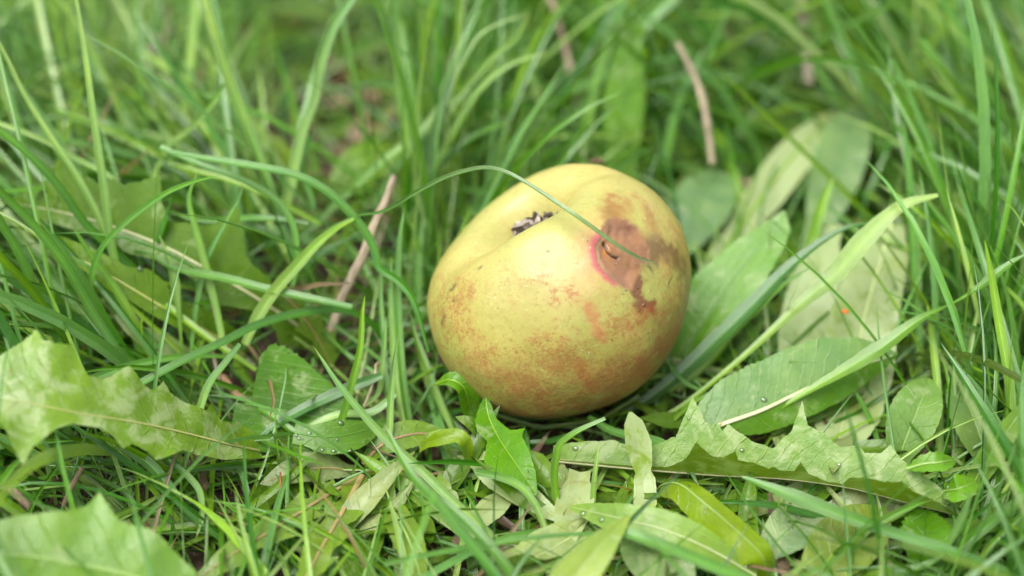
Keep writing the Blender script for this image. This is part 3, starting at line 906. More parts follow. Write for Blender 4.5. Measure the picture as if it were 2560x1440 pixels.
    B("broad green blade slanting up to the right edge at lower right", [(2320, 1450), (2440, 1335), (2575, 1235)], 32, 1490, 0, 'm', 'm', prof=THRU)
    B("narrower blade below the broad one in the lower right corner", [(2400, 1470), (2480, 1360), (2575, 1270)], 16, 1530, 0, 'y', 'm', prof=THRU)
    B("short pale blade rising between the toothed leaf and the crushed leaf", [(2200, 1125), (2180, 1060), (2150, 1000), (2125, 960)], 15, 1130, 2, 'b', 'm')
    B("thin pale stalk standing before the grey crushed leaf", [(1948, 1400), (1944, 1320), (1948, 1240)], 11, 1410, 0, 'p', 'y', prof=THRU)
    B("thin looping stalk near the bottom edge at right", [(1900, 1420), (1960, 1385), (2030, 1365), (2130, 1350)], 10, 1470, 0, 'y', 'y', prof=THRU)
    B("blade lying level along the bottom edge at right", [(1980, 1432), (2100, 1436), (2220, 1425), (2330, 1432)], 28, 1500, 0, 'b', 'm')
    # --- behind
    B("blurred yellow-green blade standing behind the apple's top", [(1452, 440), (1464, 330), (1485, 220), (1518, 120), (1562, -20)], 30, 560, 0, 'y', 'b', prof=THRU)
    B("blurred pale blade slanting down behind the apple's upper left", [(1375, 330), (1342, 240), (1310, 140), (1272, -15)], 26, 480, 0, 'p', 'b', prof=THRU)
    B("blurred wide bluish blade leaning to the top edge behind the apple", [(1520, 210), (1560, 120), (1600, 70), (1690, -15)], 40, 470, 0, 'b', 'b', prof=THRU)
    B("blurred dark blade crossing behind the apple to the top edge", [(1390, 260), (1450, 160), (1500, 80), (1540, -15)], 24, 480, 0, 'd', 'd', prof=THRU)
    B("blurred blue-green blade rising left of the brown jointed stem", [(1660, 420), (1685, 300), (1715, 210), (1760, 120)], 26, 560, 0, 'm', 'b')
    B("long blurred blade slanting down to the right edge", [(2300, 100), (2370, 190), (2440, 300), (2505, 420), (2560, 560), (2600, 680)], 24, 640, -10, 'm', 'b', prof=THRU)
    B("second long blurred blade near the top right corner", [(2330, 30), (2420, 110), (2500, 180), (2590, 270)], 26, 470, 0, 'b', 'b', prof=THRU)
    B("bright blurred blade standing in the gap right of the pale leaf", [(2010, 690), (2035, 590), (2060, 500), (2085, 440)], 34, 820, 0, (0.16, 0.34, 0.03), 'y')
    B("blurred blade slanting between the pale leaf and the upper right", [(2010, 110), (2050, 190), (2100, 260), (2170, 330)], 30, 480, 0, 'b', 'm')


grass_heroes()


# ------------------------------------------------------------------ leaves
def leaf(name, label, pts, R, L, gy=None, dd=0.0, c='m', cr=None, mat=None, foldR=15, foldL=15, roll=0, wave=0.0, bias=0.4, cup=0.0,
         rib=0.02, ribc='p', parent=None, cat="leaf", n=90, nc=9, tooth=0, group=None, drops=0, ruff=0.012):
    """R, L: outline of the two halves as (fraction along the midrib, width in photo pixels); points may run backwards."""
    m = 120
    Pm = spline(resolve(pts, gy, dd), m)
    px = np.mean((Pm - CAM) @ FWD) * K
    rl = np.interp(np.linspace(0, 1, m), np.linspace(0, 1, len(roll) if hasattr(roll, '__len__') else 1), roll if hasattr(roll, '__len__') else [roll])
    T, N, S = frame(Pm, rl, bias)
    length = np.sum(np.linalg.norm(np.diff(Pm, axis=0), axis=1))
    sd = rnd.random() * 50
    ca = vivid(G[c] if isinstance(c, str) else np.array(c))

    def ev(s):
        sc = np.clip(s, 0, 1) * (m - 1)
        i = np.minimum(sc.astype(int), m - 2)
        f = (sc - i)[:, None]
        P = Pm[i] * (1 - f) + Pm[i + 1] * f
        ex = (s - np.clip(s, 0, 1))[:, None] * length
        Ti = norm(T[i] * (1 - f) + T[i + 1] * f)
        return P + Ti * ex, norm(N[i] * (1 - f) + N[i + 1] * f), norm(S[i] * (1 - f) + S[i + 1] * f)

    Vs, Fs, Cs, Us = [], [], [], []
    for side, out, fold in ((1, R, foldR), (-1, L, foldL)):
        o = np.array(out, float)
        seg = np.hypot(np.diff(o[:, 0]) * length / px, np.diff(o[:, 1]))
        cum = np.concatenate([[0], np.cumsum(seg)])
        u = np.unique(np.concatenate([np.linspace(0, cum[-1], n), cum]))
        so = np.interp(u, cum, o[:, 0])
        wo = np.interp(u, cum, o[:, 1])
        # small irregular notches on the rim
        wo = wo * (1 + ruff * np.sin(u * 0.31 + sd) + ruff * 1.3 * np.sin(u * 0.83 + sd * 2))
        if tooth:
            wo = wo + tooth * (1 - np.abs(((u / 22.0 + sd) % 1.0) * 2 - 1)) * (wo > 6)
        so_m = np.linspace(0, 1, len(u)) * 0.35 + np.maximum.accumulate(so) * 0.65
        so_m = np.clip((so_m - so_m[0]) / max(so_m[-1] - so_m[0], 1e-6), 0, 1) * (o[-1, 0] - o[0, 0]) + o[0, 0]
        fr = np.linspace(0, 1, nc)
        A = so_m[:, None] * (1 - fr) + so[:, None] * fr
        B_ = wo[:, None] * fr
        s_, w_ = A.ravel(), B_.ravel() * px
        P, Nn, Sn = ev(s_)
        fa = math.radians(fold)
        h = w_ * math.sin(fa)
        rel = w_ / max(wo.max() * px, 1e-6)
        h = h + cup * 0.001 * rel ** 2
        if wave:
            h = h + wave * 0.001 * rel * (np.sin(s_ * length * 1000 / 4.2 + sd + side) + 0.6 * np.sin(s_ * length * 1000 / 1.9 + sd * 3 + side * 2))
        V = P + Sn * (side * w_ * math.cos(fa))[:, None] + Nn * h[:, None]
        cc = ca * (1 + 0.14 * (rel[:, None] - 0.5))
        if cr is not None and side == 1:
            cc = np.repeat(vivid(G[cr] if isinstance(cr, str) else np.array(cr))[None], len(V), 0)
        F = grid_faces(len(u), nc, sum(len(v) for v in Vs))
        if side == 1:
            F = F[:, ::-1]
        Vs.append(V)
        Fs.append(F)
        Cs.append(np.broadcast_to(cc, V.shape))
        Us.append(np.stack([s_ * length * 1000 + sd * 10, side * w_ * 1000], 1))
    V, F, C, U = np.vstack(Vs), np.vstack(Fs), np.vstack(Cs), np.vstack(Us)
    V = np.where(V[:, 2:3] < -0.004, V * [1, 1, 0] + [0, 0, -0.004], V)
    base = Pm[0].copy()
    ro = link(name, None, parent, label=label, cat=None if parent else cat, group=group)
    off = base.copy()
    if parent is None:
        ro.location = base
    else:
        off = np.array(parent.location)
    me = build_mesh("leaf_blade", V - off, F, C, U, mat or M_LEAF)
    link("leaf_blade", me, ro)
    if rib:
        k = 60
        s = np.linspace(0, 0.97, k)
        P, Nn, Sn = ev(s)
        w = length * rib * (1 - 0.85 * s)
        P = P + Nn * (w * 0.12)[:, None] + Nn * 0.00012
        ang = np.linspace(0, 2 * math.pi, 9)[:-1]
        VV = P[:, None] + Sn[:, None] * (np.cos(ang)[None, :, None] * w[:, None, None] * 0.5) + Nn[:, None] * (np.sin(ang)[None, :, None] * w[:, None, None] * 0.28)
        a = (np.arange(k - 1)[:, None] * 8 + np.arange(8)[None]).ravel()
        b = (np.arange(k - 1)[:, None] * 8 + (np.arange(8)[None] + 1) % 8).ravel()
        FF = np.stack([a, a + 8, b + 8, b], 1)
        rc = np.array(G[ribc] if isinstance(ribc, str) else ribc)
        UU = np.stack([np.repeat(s * length * 1000, 8), np.tile(ang, k)], 1)
        me = build_mesh("midrib", VV.reshape(-1, 3) - off, FF, np.repeat(rc[None], k * 8, 0), UU, M_RIB)
        link("midrib", me, ro)
    if drops:
        LEAF_DROPS.append((ro, off, V, F, drops))
    return ro


LEAF_DROPS = []


def dandelion_outline(n, wmax, seed, base=6, valley=.35, tipw=.6, s0=.12, recurve=.05):
    r = random.Random(seed)
    o = [(0, base), (s0 * .7, base * 1.2)]
    for k in range(n):
        f = (k + .5) / n
        s = s0 + (0.93 - s0) * f
        ds = (0.93 - s0) / n
        w = wmax * (0.55 + 0.6 * f if f < .7 else 1.0 - (f - .7) * 1.5) * r.uniform(.8, 1.15)
        v = w * valley * r.uniform(.7, 1.3)
        o += [(s - ds * .42, v), (s - ds * .30 - recurve * .5, w * .82), (s - ds * .28 - recurve, w * 1.05), (s - ds * .02, w * .72), (s + ds * .06 - recurve * .3, w * .80), (s + ds * .25, w * .52), (s + ds * .42, v * 1.05)]
    o += [(0.96, wmax * .22), (1.0, 0.5)]
    return o


SM = [(0, 4), (.1, 14)]


def oval(w, pos=.5, base=.15, tip=.02, n=16):
    o = []
    for k in range(n + 1):
        s = k / n
        t = s / pos * .5 if s < pos else .5 + (s - pos) / (1 - pos) * .5
        v = math.sin(math.pi * t) ** .75 if 0 < t < 1 else 0
        o.append((s, w * max(v, base if s < .5 else tip)))
    return o


def leaves():
    # 1 the toothed leaf lying in front, folded along its midrib
    leaf("dandelion_leaf", "long jagged leaf folded along its midrib lying right in front of the apple",
         [(1380, 1152, 6), (1480, 1162, 8), (1620, 1175, 9), (1780, 1188, 10), (1960, 1198, 11), (2120, 1220, 12), (2270, 1258, 12), (2405, 1292, 10)],
         R=[(0, 12), (.2, 20), (.30, 32), (.345, 102), (.366, 215), (.40, 133), (.425, 130), (.452, 180), (.462, 116), (.50, 96), (.535, 64), (.548, 81), (.562, 58), (.597, 61), (.612, 128), (.632, 58), (.68, 17), (.715, 23), (.73, 72), (.77, 90), (.81, 96), (.845, 133), (.87, 87), (.92, 58), (.97, 20), (1, .5)],
         L=[(0, 40), (.08, 58), (.16, 66), (.22, 52), (.26, 66), (.31, 92), (.345, 195), (.375, 140), (.395, 122), (.41, 135), (.425, 112), (.44, 130), (.47, 108), (.50, 90), (.545, 74), (.585, 120), (.603, 198), (.618, 140), (.645, 128), (.70, 96), (.735, 112), (.75, 92), (.785, 104), (.80, 128), (.83, 98), (.87, 84), (.93, 60), (.98, 26), (1, .5)],
         foldR=70, foldL=40, bias=0.15, c=(0.170, 0.280, 0.085), cr=(0.185, 0.265, 0.062), mat=M_PALE, wave=0.35, rib=0.012, ribc=(0.42, 0.42, 0.22), nc=13, n=160, drops=40)
    # 2 big dull leaf with a pale midrib
    leaf("plantain_leaf", "broad matt leaf with a pale midrib behind the jagged leaf, right of the apple",
         [(1730, 1092, 8), (1810, 1060, 12), (1910, 1024, 15), (2020, 970, 18), (2110, 930, 20), (2245, 885, 20)],
         R=oval(66, .55, .3), L=[(0, 20), (.08, 70), (.2, 104), (.35, 118), (.5, 112), (.7, 100), (.85, 74), (.95, 36), (1, 1)], foldR=-30, foldL=12, bias=.55,
         c=(0.175, 0.290, 0.120), cr=(0.105, 0.215, 0.045), mat=M_LEAF, wave=.35, rib=.022, ribc=(0.50, 0.53, 0.30), tooth=2, drops=10)
    # 3 crushed strap leaves, whitish
    leaf("crushed_leaf", "whitish crushed strap leaf with ridged veins lying under the matt leaf",
         [(2230, 560, 30), (2200, 660, 26), (2165, 780, 20), (2140, 900, 12), (2115, 1020, 6), (2085, 1160, 4)],
         R=[(0, 30), (.15, 70), (.4, 84), (.6, 92), (.8, 78), (.93, 46), (1, 3)], L=[(0, 30), (.15, 66), (.4, 82), (.6, 96), (.8, 84), (.93, 50), (1, 3)],
         foldR=6, foldL=6, bias=.3, c=(0.26, 0.35, 0.13), mat=M_STRAPP, wave=.5, rib=.012, ribc='w')
    leaf("crushed_leaf", "second crushed strap leaf beside the first, greener and dimmer",
         [(2080, 560, 26), (2050, 660, 22), (2015, 780, 14), (1985, 880, 8), (1960, 960, 5)],
         R=oval(60, .5, .5), L=oval(64, .5, .5), foldR=6, foldL=6, bias=.3, c=(0.20, 0.30, 0.11), mat=M_STRAPP, wave=.5, rib=0)
    # 4 blurred pale leaves behind
    leaf("crushed_leaf", "long pale leaf with a whitened end behind the apple's right side",
         [(1775, 680, 6), (1830, 600, 12), (1900, 500, 18), (1975, 400, 24), (2060, 320, 26), (2140, 270, 20)],
         R=oval(54, .45, .6), L=oval(46, .45, .6), foldR=6, foldL=20, bias=.5, c=(0.33, 0.40, 0.20), mat=M_STRAPP, rib=.014, ribc='y')
    leaf("plantain_leaf", "large grey-green blurred leaf standing behind the pale whitened one",
         [(2030, 640, 8), (2060, 540, 16), (2095, 430, 24), (2125, 330, 30), (2150, 265, 30)],
         R=oval(62, .55, .5), L=oval(70, .55, .5), foldR=10, foldL=12, bias=.5, c=(0.17, 0.27, 0.125), mat=M_STRAP, wave=.6, rib=.014, ribc='b')
    # 5 bright translucent leaf by the apple
    leaf("plantain_leaf", "bright green pointed leaf standing against the apple's right flank",
         [(1690, 960), (1735, 850), (1800, 745), (1870, 650), (1925, 585), (1960, 525)],
         R=[(0, 40), (.2, 80), (.5, 88), (.75, 62), (.92, 40), (1, .5)], L=[(0, 50), (.2, 90), (.45, 86), (.7, 60), (.9, 26), (1, .5)], gy=960, dd=8,
         foldR=6, foldL=8, roll=10, bias=.75, c=(0.125, 0.27, 0.022), mat=M_STRAP, wave=.2, rib=.012, ribc='m')
    leaf("plantain_leaf", "dull grey-green blurred leaf just behind the apple's right shoulder",
         [(1660, 660, 4), (1710, 570, 14), (1760, 490, 20), (1800, 425, 20)], R=oval(90, .5, .4), L=oval(66, .5, .4), bias=.4, c=(0.15, 0.25, 0.115), mat=M_LEAF, wave=.8, rib=.02, ribc='b')
    leaf("plantain_leaf", "tall broad strap leaf standing upright behind the apple's top",
         [(1550, 470), (1556, 380), (1560, 290), (1566, 200), (1580, 100), (1590, 60)], R=oval(54, .5, .8, .5), L=oval(52, .5, .8, .5), gy=570, dd=0, bias=.7,
         c=(0.12, 0.25, 0.028), mat=M_STRAP, rib=.012, ribc='m', roll=8)
    # 8 plantain with folded edge
    leaf("plantain_leaf", "rounded dark green leaf with one edge rolled up left of the apple's base",
         [(612, 1010, 15), (680, 1022, 13), (770, 1040, 12), (860, 1052, 12), (975, 1062, 10)],
         R=[(-.06, 80), (.02, 104), (.12, 120), (.3, 126), (.5, 112), (.7, 86), (.88, 48), (1, 1)], L=[(.04, 118), (.10, 150), (.2, 150), (.35, 128), (.55, 88), (.75, 50), (.9, 22), (1, 1)],
         foldR=-4, foldL=24, bias=.5, c=(0.085, 0.190, 0.028), mat=M_STRAP, cup=3.0, rib=.02, ribc='m', drops=120)
    leaf("plantain_leaf", "small glossy leaf tip lying on the rounded dark leaf",
         [(735, 1082, 17), (810, 1092, 16), (880, 1085, 15), (958, 1062, 13)], R=oval(46, .45, .6), L=oval(42, .45, .6), foldR=-8, foldL=10, bias=.5, c=(0.105, 0.21, 0.045), mat=M_STRAP, rib=.02, ribc='m', drops=40)
    # 9 dandelion left
    leaf("dandelion_leaf", "pale jagged leaf with a yellow midrib reaching to the left edge",
         [(650, 1128, 8), (560, 1108, 18), (470, 1085, 27), (350, 1058, 37), (200, 1034, 46), (90, 1012, 50), (-70, 985, 53)],
         R=[(0, 30), (.06, 62), (.10, 76), (.13, 58), (.19, 60), (.24, 92), (.26, 70), (.32, 80), (.40, 96), (.43, 120), (.46, 92), (.50, 96), (.555, 132), (.58, 118), (.62, 100), (.68, 96), (.72, 130), (.76, 164), (.80, 150), (.84, 150), (.87, 178), (.92, 130), (1, 60)],
         L=[(0, 24), (.1, 40), (.2, 52), (.3, 60), (.36, 58), (.42, 84), (.45, 96), (.48, 78), (.53, 62), (.56, 80), (.585, 56), (.62, 34), (.7, 30), (.74, 50), (.79, 110), (.80, 160), (.83, 130), (.88, 74), (.95, 50), (1, 30)],
         foldR=18, foldL=4, bias=.45, c=(0.165, 0.275, 0.062), mat=M_PALE, wave=1.3, rib=.010, ribc=(0.36, 0.38, 0.13), n=140, nc=11)
    # 10 near, blurred
    leaf("dandelion_leaf", "large blurred leaf with a single tooth in the bottom left corner",
         [(470, 1490), (330, 1440), (190, 1410), (60, 1390), (-90, 1390)], R=[(0, 60), (.12, 90), (.25, 120), (.38, 128), (.46, 168), (.5, 190), (.54, 150), (.62, 120), (.8, 100), (1, 60)], L=oval(100, .5, .5, .5), gy=1720, dd=-6,
         foldR=10, foldL=10, bias=.55, c=(0.165, 0.295, 0.075), mat=M_LEAF, wave=.9, rib=.02, ribc='p')
    # 11 upper-left jagged
    leaf("dandelion_leaf", "olive jagged leaf with long teeth under the slanting blades at left",
         [(830, 880, 6), (745, 815, 18), (640, 745, 29), (520, 675, 38), (400, 612, 44), (270, 563, 48), (150, 530, 49), (10, 505, 46)],
         R=[(0, 10), (.06, 40), (.1, 74), (.13, 46), (.2, 34), (.26, 60), (.30, 66), (.335, 78), (.40, 176), (.43, 110), (.45, 92), (.50, 74), (.53, 62), (.56, 96), (.585, 160), (.62, 132), (.66, 108), (.69, 118), (.72, 92), (.77, 104), (.83, 148), (.85, 96), (.90, 54), (1, .5)],
         L=[(0, 10), (.08, 40), (.14, 66), (.17, 40), (.24, 30), (.3, 50), (.34, 70), (.37, 40), (.5, 34), (.6, 50), (.64, 36), (.8, 34), (.9, 24), (1, .5)],
         foldR=34, foldL=-20, bias=.45, c=(0.100, 0.185, 0.028), mat=M_LEAF, wave=.4, rib=.010, ribc=(0.46, 0.47, 0.26), n=140, nc=11)
    # 12 long smooth
    leaf("dandelion_leaf", "long smooth-edged leaf with a pale midrib and wet speckle at left",
         [(610, 890, 8), (540, 843, 18), (430, 782, 29), (330, 722, 38), (245, 672, 44), (165, 632, 47), (70, 575, 48)],
         R=[(0, 24), (.1, 44), (.22, 50), (.36, 40), (.44, 58), (.5, 62), (.56, 42), (.7, 38), (.85, 30), (1, .5)], L=[(0, 16), (.2, 26), (.5, 30), (.8, 20), (1, .5)], foldR=26, foldL=-10, bias=.5,
         c=(0.120, 0.215, 0.038), mat=M_LEAF, wave=.25, rib=.012, ribc=(0.42, 0.46, 0.14), drops=30)
    leaf("dandelion_leaf", "pale bitten leaf end showing over the dark gap at left",
         [(500, 905, 12), (430, 872, 20), (360, 835, 26), (285, 790, 30)], R=[(0, 16), (.3, 30), (.5, 34), (.62, 26), (.7, 10), (.8, 30), (.95, 26), (1, 2)], L=[(0, 14), (.3, 30), (.6, 32), (.8, 22), (1, 2)], foldR=10, foldL=0,
         c=(0.20, 0.29, 0.11), mat=M_PALE, rib=.015, wave=.3)
    leaf("dandelion_leaf", "toothed leaf end with a brown midrib dipping down below the green ribbed blade",
         [(690, 720, 36), (740, 770, 30), (790, 840, 20), (830, 920, 9)], R=dandelion_outline(3, 52, 4, 20, .5), L=dandelion_outline(3, 58, 5, 20, .5), foldR=10, foldL=6, c=(0.15, 0.24, 0.06), mat=M_LEAF, rib=.03, ribc=(0.34, 0.25, 0.10), wave=.3)
    # 13 curly leaf before the apple
    leaf("curly_leaf", "bright wavy leaf curling up in front of the apple with a drooping tip",
         [(1214, 985, 22), (1222, 1040, 18), (1250, 1100, 17), (1290, 1160, 17), (1344, 1240, 13)],
         R=[(0, .5), (.08, 18), (.2, 40), (.32, 46), (.42, 34), (.52, 52), (.6, 70), (.72, 68), (.86, 40), (.95, 14), (1, .5)],
         L=[(0, .5), (.1, 14), (.25, 18), (.4, 34), (.47, 58), (.51, 70), (.56, 52), (.7, 46), (.85, 30), (1, .5)][::1],
         foldR=18, foldL=22, bias=.6, c=(0.115, 0.255, 0.022), mat=M_LEAF, wave=.35, rib=.016, ribc='y')
    leaf("curly_leaf", "small curled leaf tucked against the apple's lower left edge",
         [(1090, 960, 22), (1125, 950, 26), (1160, 970, 24), (1178, 1030, 14), (1195, 1090, 6)], R=oval(26, .5, .2), L=oval(30, .5, .2), bias=.6, c=(0.12, 0.25, 0.03), mat=M_LEAF, rib=.02, ribc='y', wave=.2)
    leaf("curly_leaf", "narrow olive leaf pointing out between the curled leaf and the wavy one",
         [(1215, 1110, 8), (1200, 1078, 14), (1172, 1055, 18), (1138, 1042, 20)], R=oval(20, .4, .5), L=oval(24, .4, .5), bias=.6, c=(0.11, 0.21, 0.03), mat=M_LEAF, rib=.02, ribc='y')
    # 14.. bruised strips on the ground
    leaf("bruised_leaf", "whitish bruised strip of leaf running down right from the crushed fold",
         [(1150, 1115, 10), (1200, 1150, 11), (1260, 1200, 11), (1330, 1250, 10), (1420, 1310, 8)], R=oval(42, .45, .7), L=oval(36, .45, .6), foldR=4, foldL=6, bias=.4, c=(0.28, 0.36, 0.15), mat=M_STRAPP, rib=0, wave=.4, drops=12)
    leaf("bruised_leaf", "short pale strip lying below the whitish one",
         [(1165, 1330, 6), (1215, 1285, 8), (1285, 1225, 7)], R=oval(34, .5, .9, .8), L=oval(34, .5, .9, .8), bias=.4, c=(0.30, 0.38, 0.15), mat=M_STRAPP, rib=0, wave=.3)
    leaf("bruised_leaf", "crumpled yellow-green fold of leaf at the head of the whitish strip",
         [(1050, 1122, 12), (1090, 1100, 18), (1140, 1090, 20), (1165, 1110, 18), (1172, 1165, 8)], R=oval(20, .5, .6, .5), L=oval(20, .5, .6, .5), bias=.6, c=(0.19, 0.29, 0.05), mat=M_STRAP, rib=0, wave=.5)
    leaf("bruised_leaf", "arched yellow-green leaf with a dark hollow under it at the bottom",
         [(1640, 1240, 4), (1655, 1214, 12), (1700, 1212, 20), (1765, 1262, 21), (1845, 1330, 17), (1905, 1392, 14), (1920, 1450, 6)],
         R=[(0, 6), (.1, 22), (.25, 40), (.5, 52), (.8, 56), (1, 40)], L=[(0, 6), (.1, 18), (.25, 34), (.5, 46), (.8, 48), (1, 36)], foldR=-34, foldL=-30, bias=.45, c=(0.210, 0.310, 0.062), mat=M_LEAF, rib=.012, ribc='p', wave=.4, drops=14)
    leaf("plantain_leaf", "long pale leaf with parallel veins pointing left at the bottom centre",
         [(1890, 1440, 8), (1770, 1372, 15), (1660, 1325, 18), (1540, 1294, 17), (1420, 1266, 13)], R=oval(50, .45, .6), L=oval(50, .45, .6), foldR=14, foldL=-10, bias=.45, c=(0.20, 0.32, 0.085), mat=M_STRAP, rib=.012, ribc=(0.40, 0.48, 0.22), wave=.2, drops=26)
    leaf("plantain_leaf", "grey-green veined leaf dotted with drops under the pale leaf's end",
         [(1565, 1310, 8), (1620, 1370, 10), (1670, 1430, 11), (1730, 1510, 10)], R=oval(80, .5, .4), L=oval(80, .5, .4), foldR=8, foldL=8, bias=.4, c=(0.20, 0.30, 0.13), mat=M_PALE, rib=.012, ribc='p', wave=.4, drops=40)
    leaf("bruised_leaf", "yellowish strap hanging down before the apple's lower right",
         [(1575, 1030, 26), (1590, 1090, 20), (1602, 1150, 14), (1612, 1215, 9), (1612, 1300, 5)], R=[(0, 4), (.1, 24), (.3, 34), (.5, 24), (.56, 20), (.62, 27), (.85, 30), (1, 12)], L=[(0, 4), (.1, 26), (.3, 36), (.5, 26), (.56, 20), (.62, 28), (.85, 30), (1, 16)], foldR=10, foldL=14, bias=.6, c=(0.215, 0.31, 0.075), mat=M_STRAPP, rib=0, wave=.3)
    leaf("bruised_leaf", "whitened upright scrap of leaf behind the folded yellow-green blade",
         [(1450, 1180, 10), (1440, 1250, 9), (1425, 1310, 8), (1410, 1390, 6)], R=oval(50, .4, .6, .4), L=oval(48, .4, .6, .4), bias=.4, c=(0.30, 0.37, 0.17), mat=M_STRAPP, rib=0, wave=.5)
    leaf("bruised_leaf", "pale bruised leaf lying at the bottom edge left of the blurred spear",
         [(1480, 1310, 6), (1400, 1360, 8), (1330, 1400, 8), (1240, 1460, 6)], R=oval(60, .5, .5), L=oval(64, .5, .5), bias=.4, c=(0.27, 0.36, 0.15), mat=M_PALE, rib=.014, ribc='w', wave=.6)
    leaf("plantain_leaf", "blurred pale spear of leaf pointing up from the bottom edge",
         [(1375, 1530), (1440, 1440), (1500, 1365), (1545, 1318), (1580, 1282)], R=[(0, 60), (.3, 58), (.6, 44), (.85, 18), (1, .5)], L=[(0, 60), (.3, 52), (.6, 36), (.85, 14), (1, .5)], gy=1740, dd=14, bias=.7, foldR=14, foldL=14, c=(0.25, 0.35, 0.11), mat=M_STRAP, rib=0)
    # 21 lower right
    leaf("bruised_leaf", "yellowing broad leaf with brown marks at the bottom edge on the right",
         [(2000, 1470, 6), (2070, 1400, 9), (2140, 1330, 10), (2215, 1270, 9)], R=oval(90, .5, .5), L=oval(80, .5, .5), bias=.35, c=(0.185, 0.26, 0.075), mat=M_LEAF, rib=.014, ribc='y', wave=.5, drops=16)
    leaf("bruised_leaf", "grey-green torn leaf under the wet dark blade",
         [(1900, 1400, 7), (1945, 1350, 10), (1995, 1300, 11), (2040, 1260, 9)], R=oval(72, .5, .4), L=oval(56, .5, .4), bias=.35, c=(0.165, 0.25, 0.125), mat=M_PALE, rib=.02, ribc='b', wave=.5, drops=20)
    leaf("ground_ivy_leaf", "small crinkled round-toothed leaf near the bottom right",
         [(2300, 1410, 8), (2305, 1370, 12), (2312, 1330, 13), (2318, 1275, 11)], R=oval(60, .4, .4), L=oval(56, .4, .4), bias=.6, c=(0.10, 0.22, 0.035), mat=M_LEAF, rib=.03, ribc='d', wave=.5, tooth=8)
    leaf("ground_ivy_leaf", "small round leaf on a stalk above the jagged leaf's tip",
         [(2268, 1172, 20), (2310, 1160, 23), (2350, 1156, 24), (2385, 1150, 22)], R=oval(26, .55, .3, .3), L=oval(26, .55, .3, .3), bias=.5, c=(0.14, 0.28, 0.06), mat=M_LEAF, rib=.06, ribc='p', tooth=4)
    leaf("ground_ivy_leaf", "second small round leaf beside the stalked one",
         [(2360, 1228, 16), (2395, 1222, 20), (2440, 1205, 20)], R=oval(34, .5, .5, .2), L=oval(34, .5, .5, .2), bias=.6, c=(0.15, 0.30, 0.05), mat=M_LEAF, rib=.05, ribc='p', tooth=5, drops=8)
    leaf("plantain_leaf", "pale green leaf standing behind the jagged leaf's tip",
         [(2240, 1165, 4), (2270, 1085, 12), (2300, 1010, 18), (2325, 945, 20)], R=oval(62, .5, .5), L=oval(66, .5, .5), bias=.5, c=(0.165, 0.28, 0.09), mat=M_LEAF, rib=.016, ribc='p', wave=.3)
    leaf("plantain_leaf", "dim leaf with brown specks among the upright stalks at right",
         [(2480, 1180, 4), (2450, 1090, 12), (2420, 1010, 16), (2390, 940, 16)], R=oval(56, .5, .5), L=oval(60, .5, .5), bias=.5, c=(0.15, 0.25, 0.09), mat=M_LEAF, rib=.016, ribc='p', wave=.3)
    leaf("plantain_leaf", "narrow folded leaf fanning out towards the right edge at lower right",
         [(2400, 1270, 4), (2450, 1180, 14), (2510, 1090, 24), (2580, 990, 34)], R=oval(34, .5, .5, .5), L=oval(30, .5, .5, .5), bias=.6, c=(0.16, 0.28, 0.07), mat=M_STRAP, rib=.012, ribc='p')
    leaf("bruised_leaf", "brownish-green decayed leaf showing under the jagged leaf",
         [(2060, 1290, 4), (2130, 1265, 7), (2210, 1255, 8), (2290, 1270, 6)], R=oval(50, .5, .5), L=oval(60, .5, .5), bias=.3, c=(0.17, 0.20, 0.10), mat=M_PALE, rib=.014, ribc='o', wave=.5)
    # background leaves
    leaf("plantain_leaf", "blurred round green leaf on the ground behind the dry stick",
         [(830, 505, 4), (880, 450, 10), (940, 400, 14), (1000, 370, 14)], R=oval(56, .5, .4), L=oval(66, .5, .4), bias=.35, c=(0.15, 0.27, 0.05), mat=M_LEAF, rib=.02, ribc='m')
    leaf("plantain_leaf", "yellow-green blurred leaf sloping behind the broad two-tone blade",
         [(790, 490, 6), (730, 430, 18), (660, 370, 26), (580, 320, 30)], R=oval(42, .5, .4), L=oval(36, .5, .4), bias=.55, c=(0.19, 0.29, 0.04), mat=M_STRAP, rib=.014, ribc='y')
    # the dandelion crown at the bottom left of centre
    plant = link("dandelion_plant", None, label="flattened dandelion crown with pinkish midribs near the bottom edge left of centre", cat="dandelion")
    plant.location = at_z(908, 1196, 0.004)
    kw = dict(parent=plant, mat=M_LEAF, bias=.4)
    pk = (0.27, 0.22, 0.09)
    leaf("leaf", None, [(905, 1192, 4), (862, 1270, 9), (810, 1360, 12), (745, 1480, 13)], R=dandelion_outline(4, 66, 11, 16, .55), L=dandelion_outline(4, 74, 12, 16, .55), c=(0.185, 0.29, 0.07), rib=.038, ribc=(0.34, 0.27, 0.11), foldR=8, foldL=8, wave=.4, **kw)
    leaf("leaf", None, [(892, 1196, 4), (800, 1250, 9), (690, 1320, 12), (560, 1400, 13), (480, 1460, 10)], R=dandelion_outline(4, 60, 13, 12, .5), L=dandelion_outline(4, 60, 14, 12, .5), c=(0.185, 0.285, 0.08), rib=.026, ribc=pk, foldR=6, foldL=6, wave=.4, **kw)
    leaf("leaf", None, [(890, 1182, 4), (820, 1170, 8), (740, 1180, 10), (650, 1210, 8)], R=oval(46, .5, .4), L=oval(40, .5, .4), c=(0.20, 0.26, 0.12), rib=.03, ribc=pk, foldR=6, foldL=6, wave=.7, **kw)
    leaf("leaf", None, [(920, 1178, 4), (990, 1172, 9), (1070, 1200, 10), (1150, 1262, 8)], R=dandelion_outline(3, 46, 15, 12, .5), L=dandelion_outline(3, 44, 16, 12, .5), c=(0.17, 0.26, 0.06), rib=.04, ribc=(0.28, 0.17, 0.09), foldR=6, foldL=10, wave=.5, **kw)
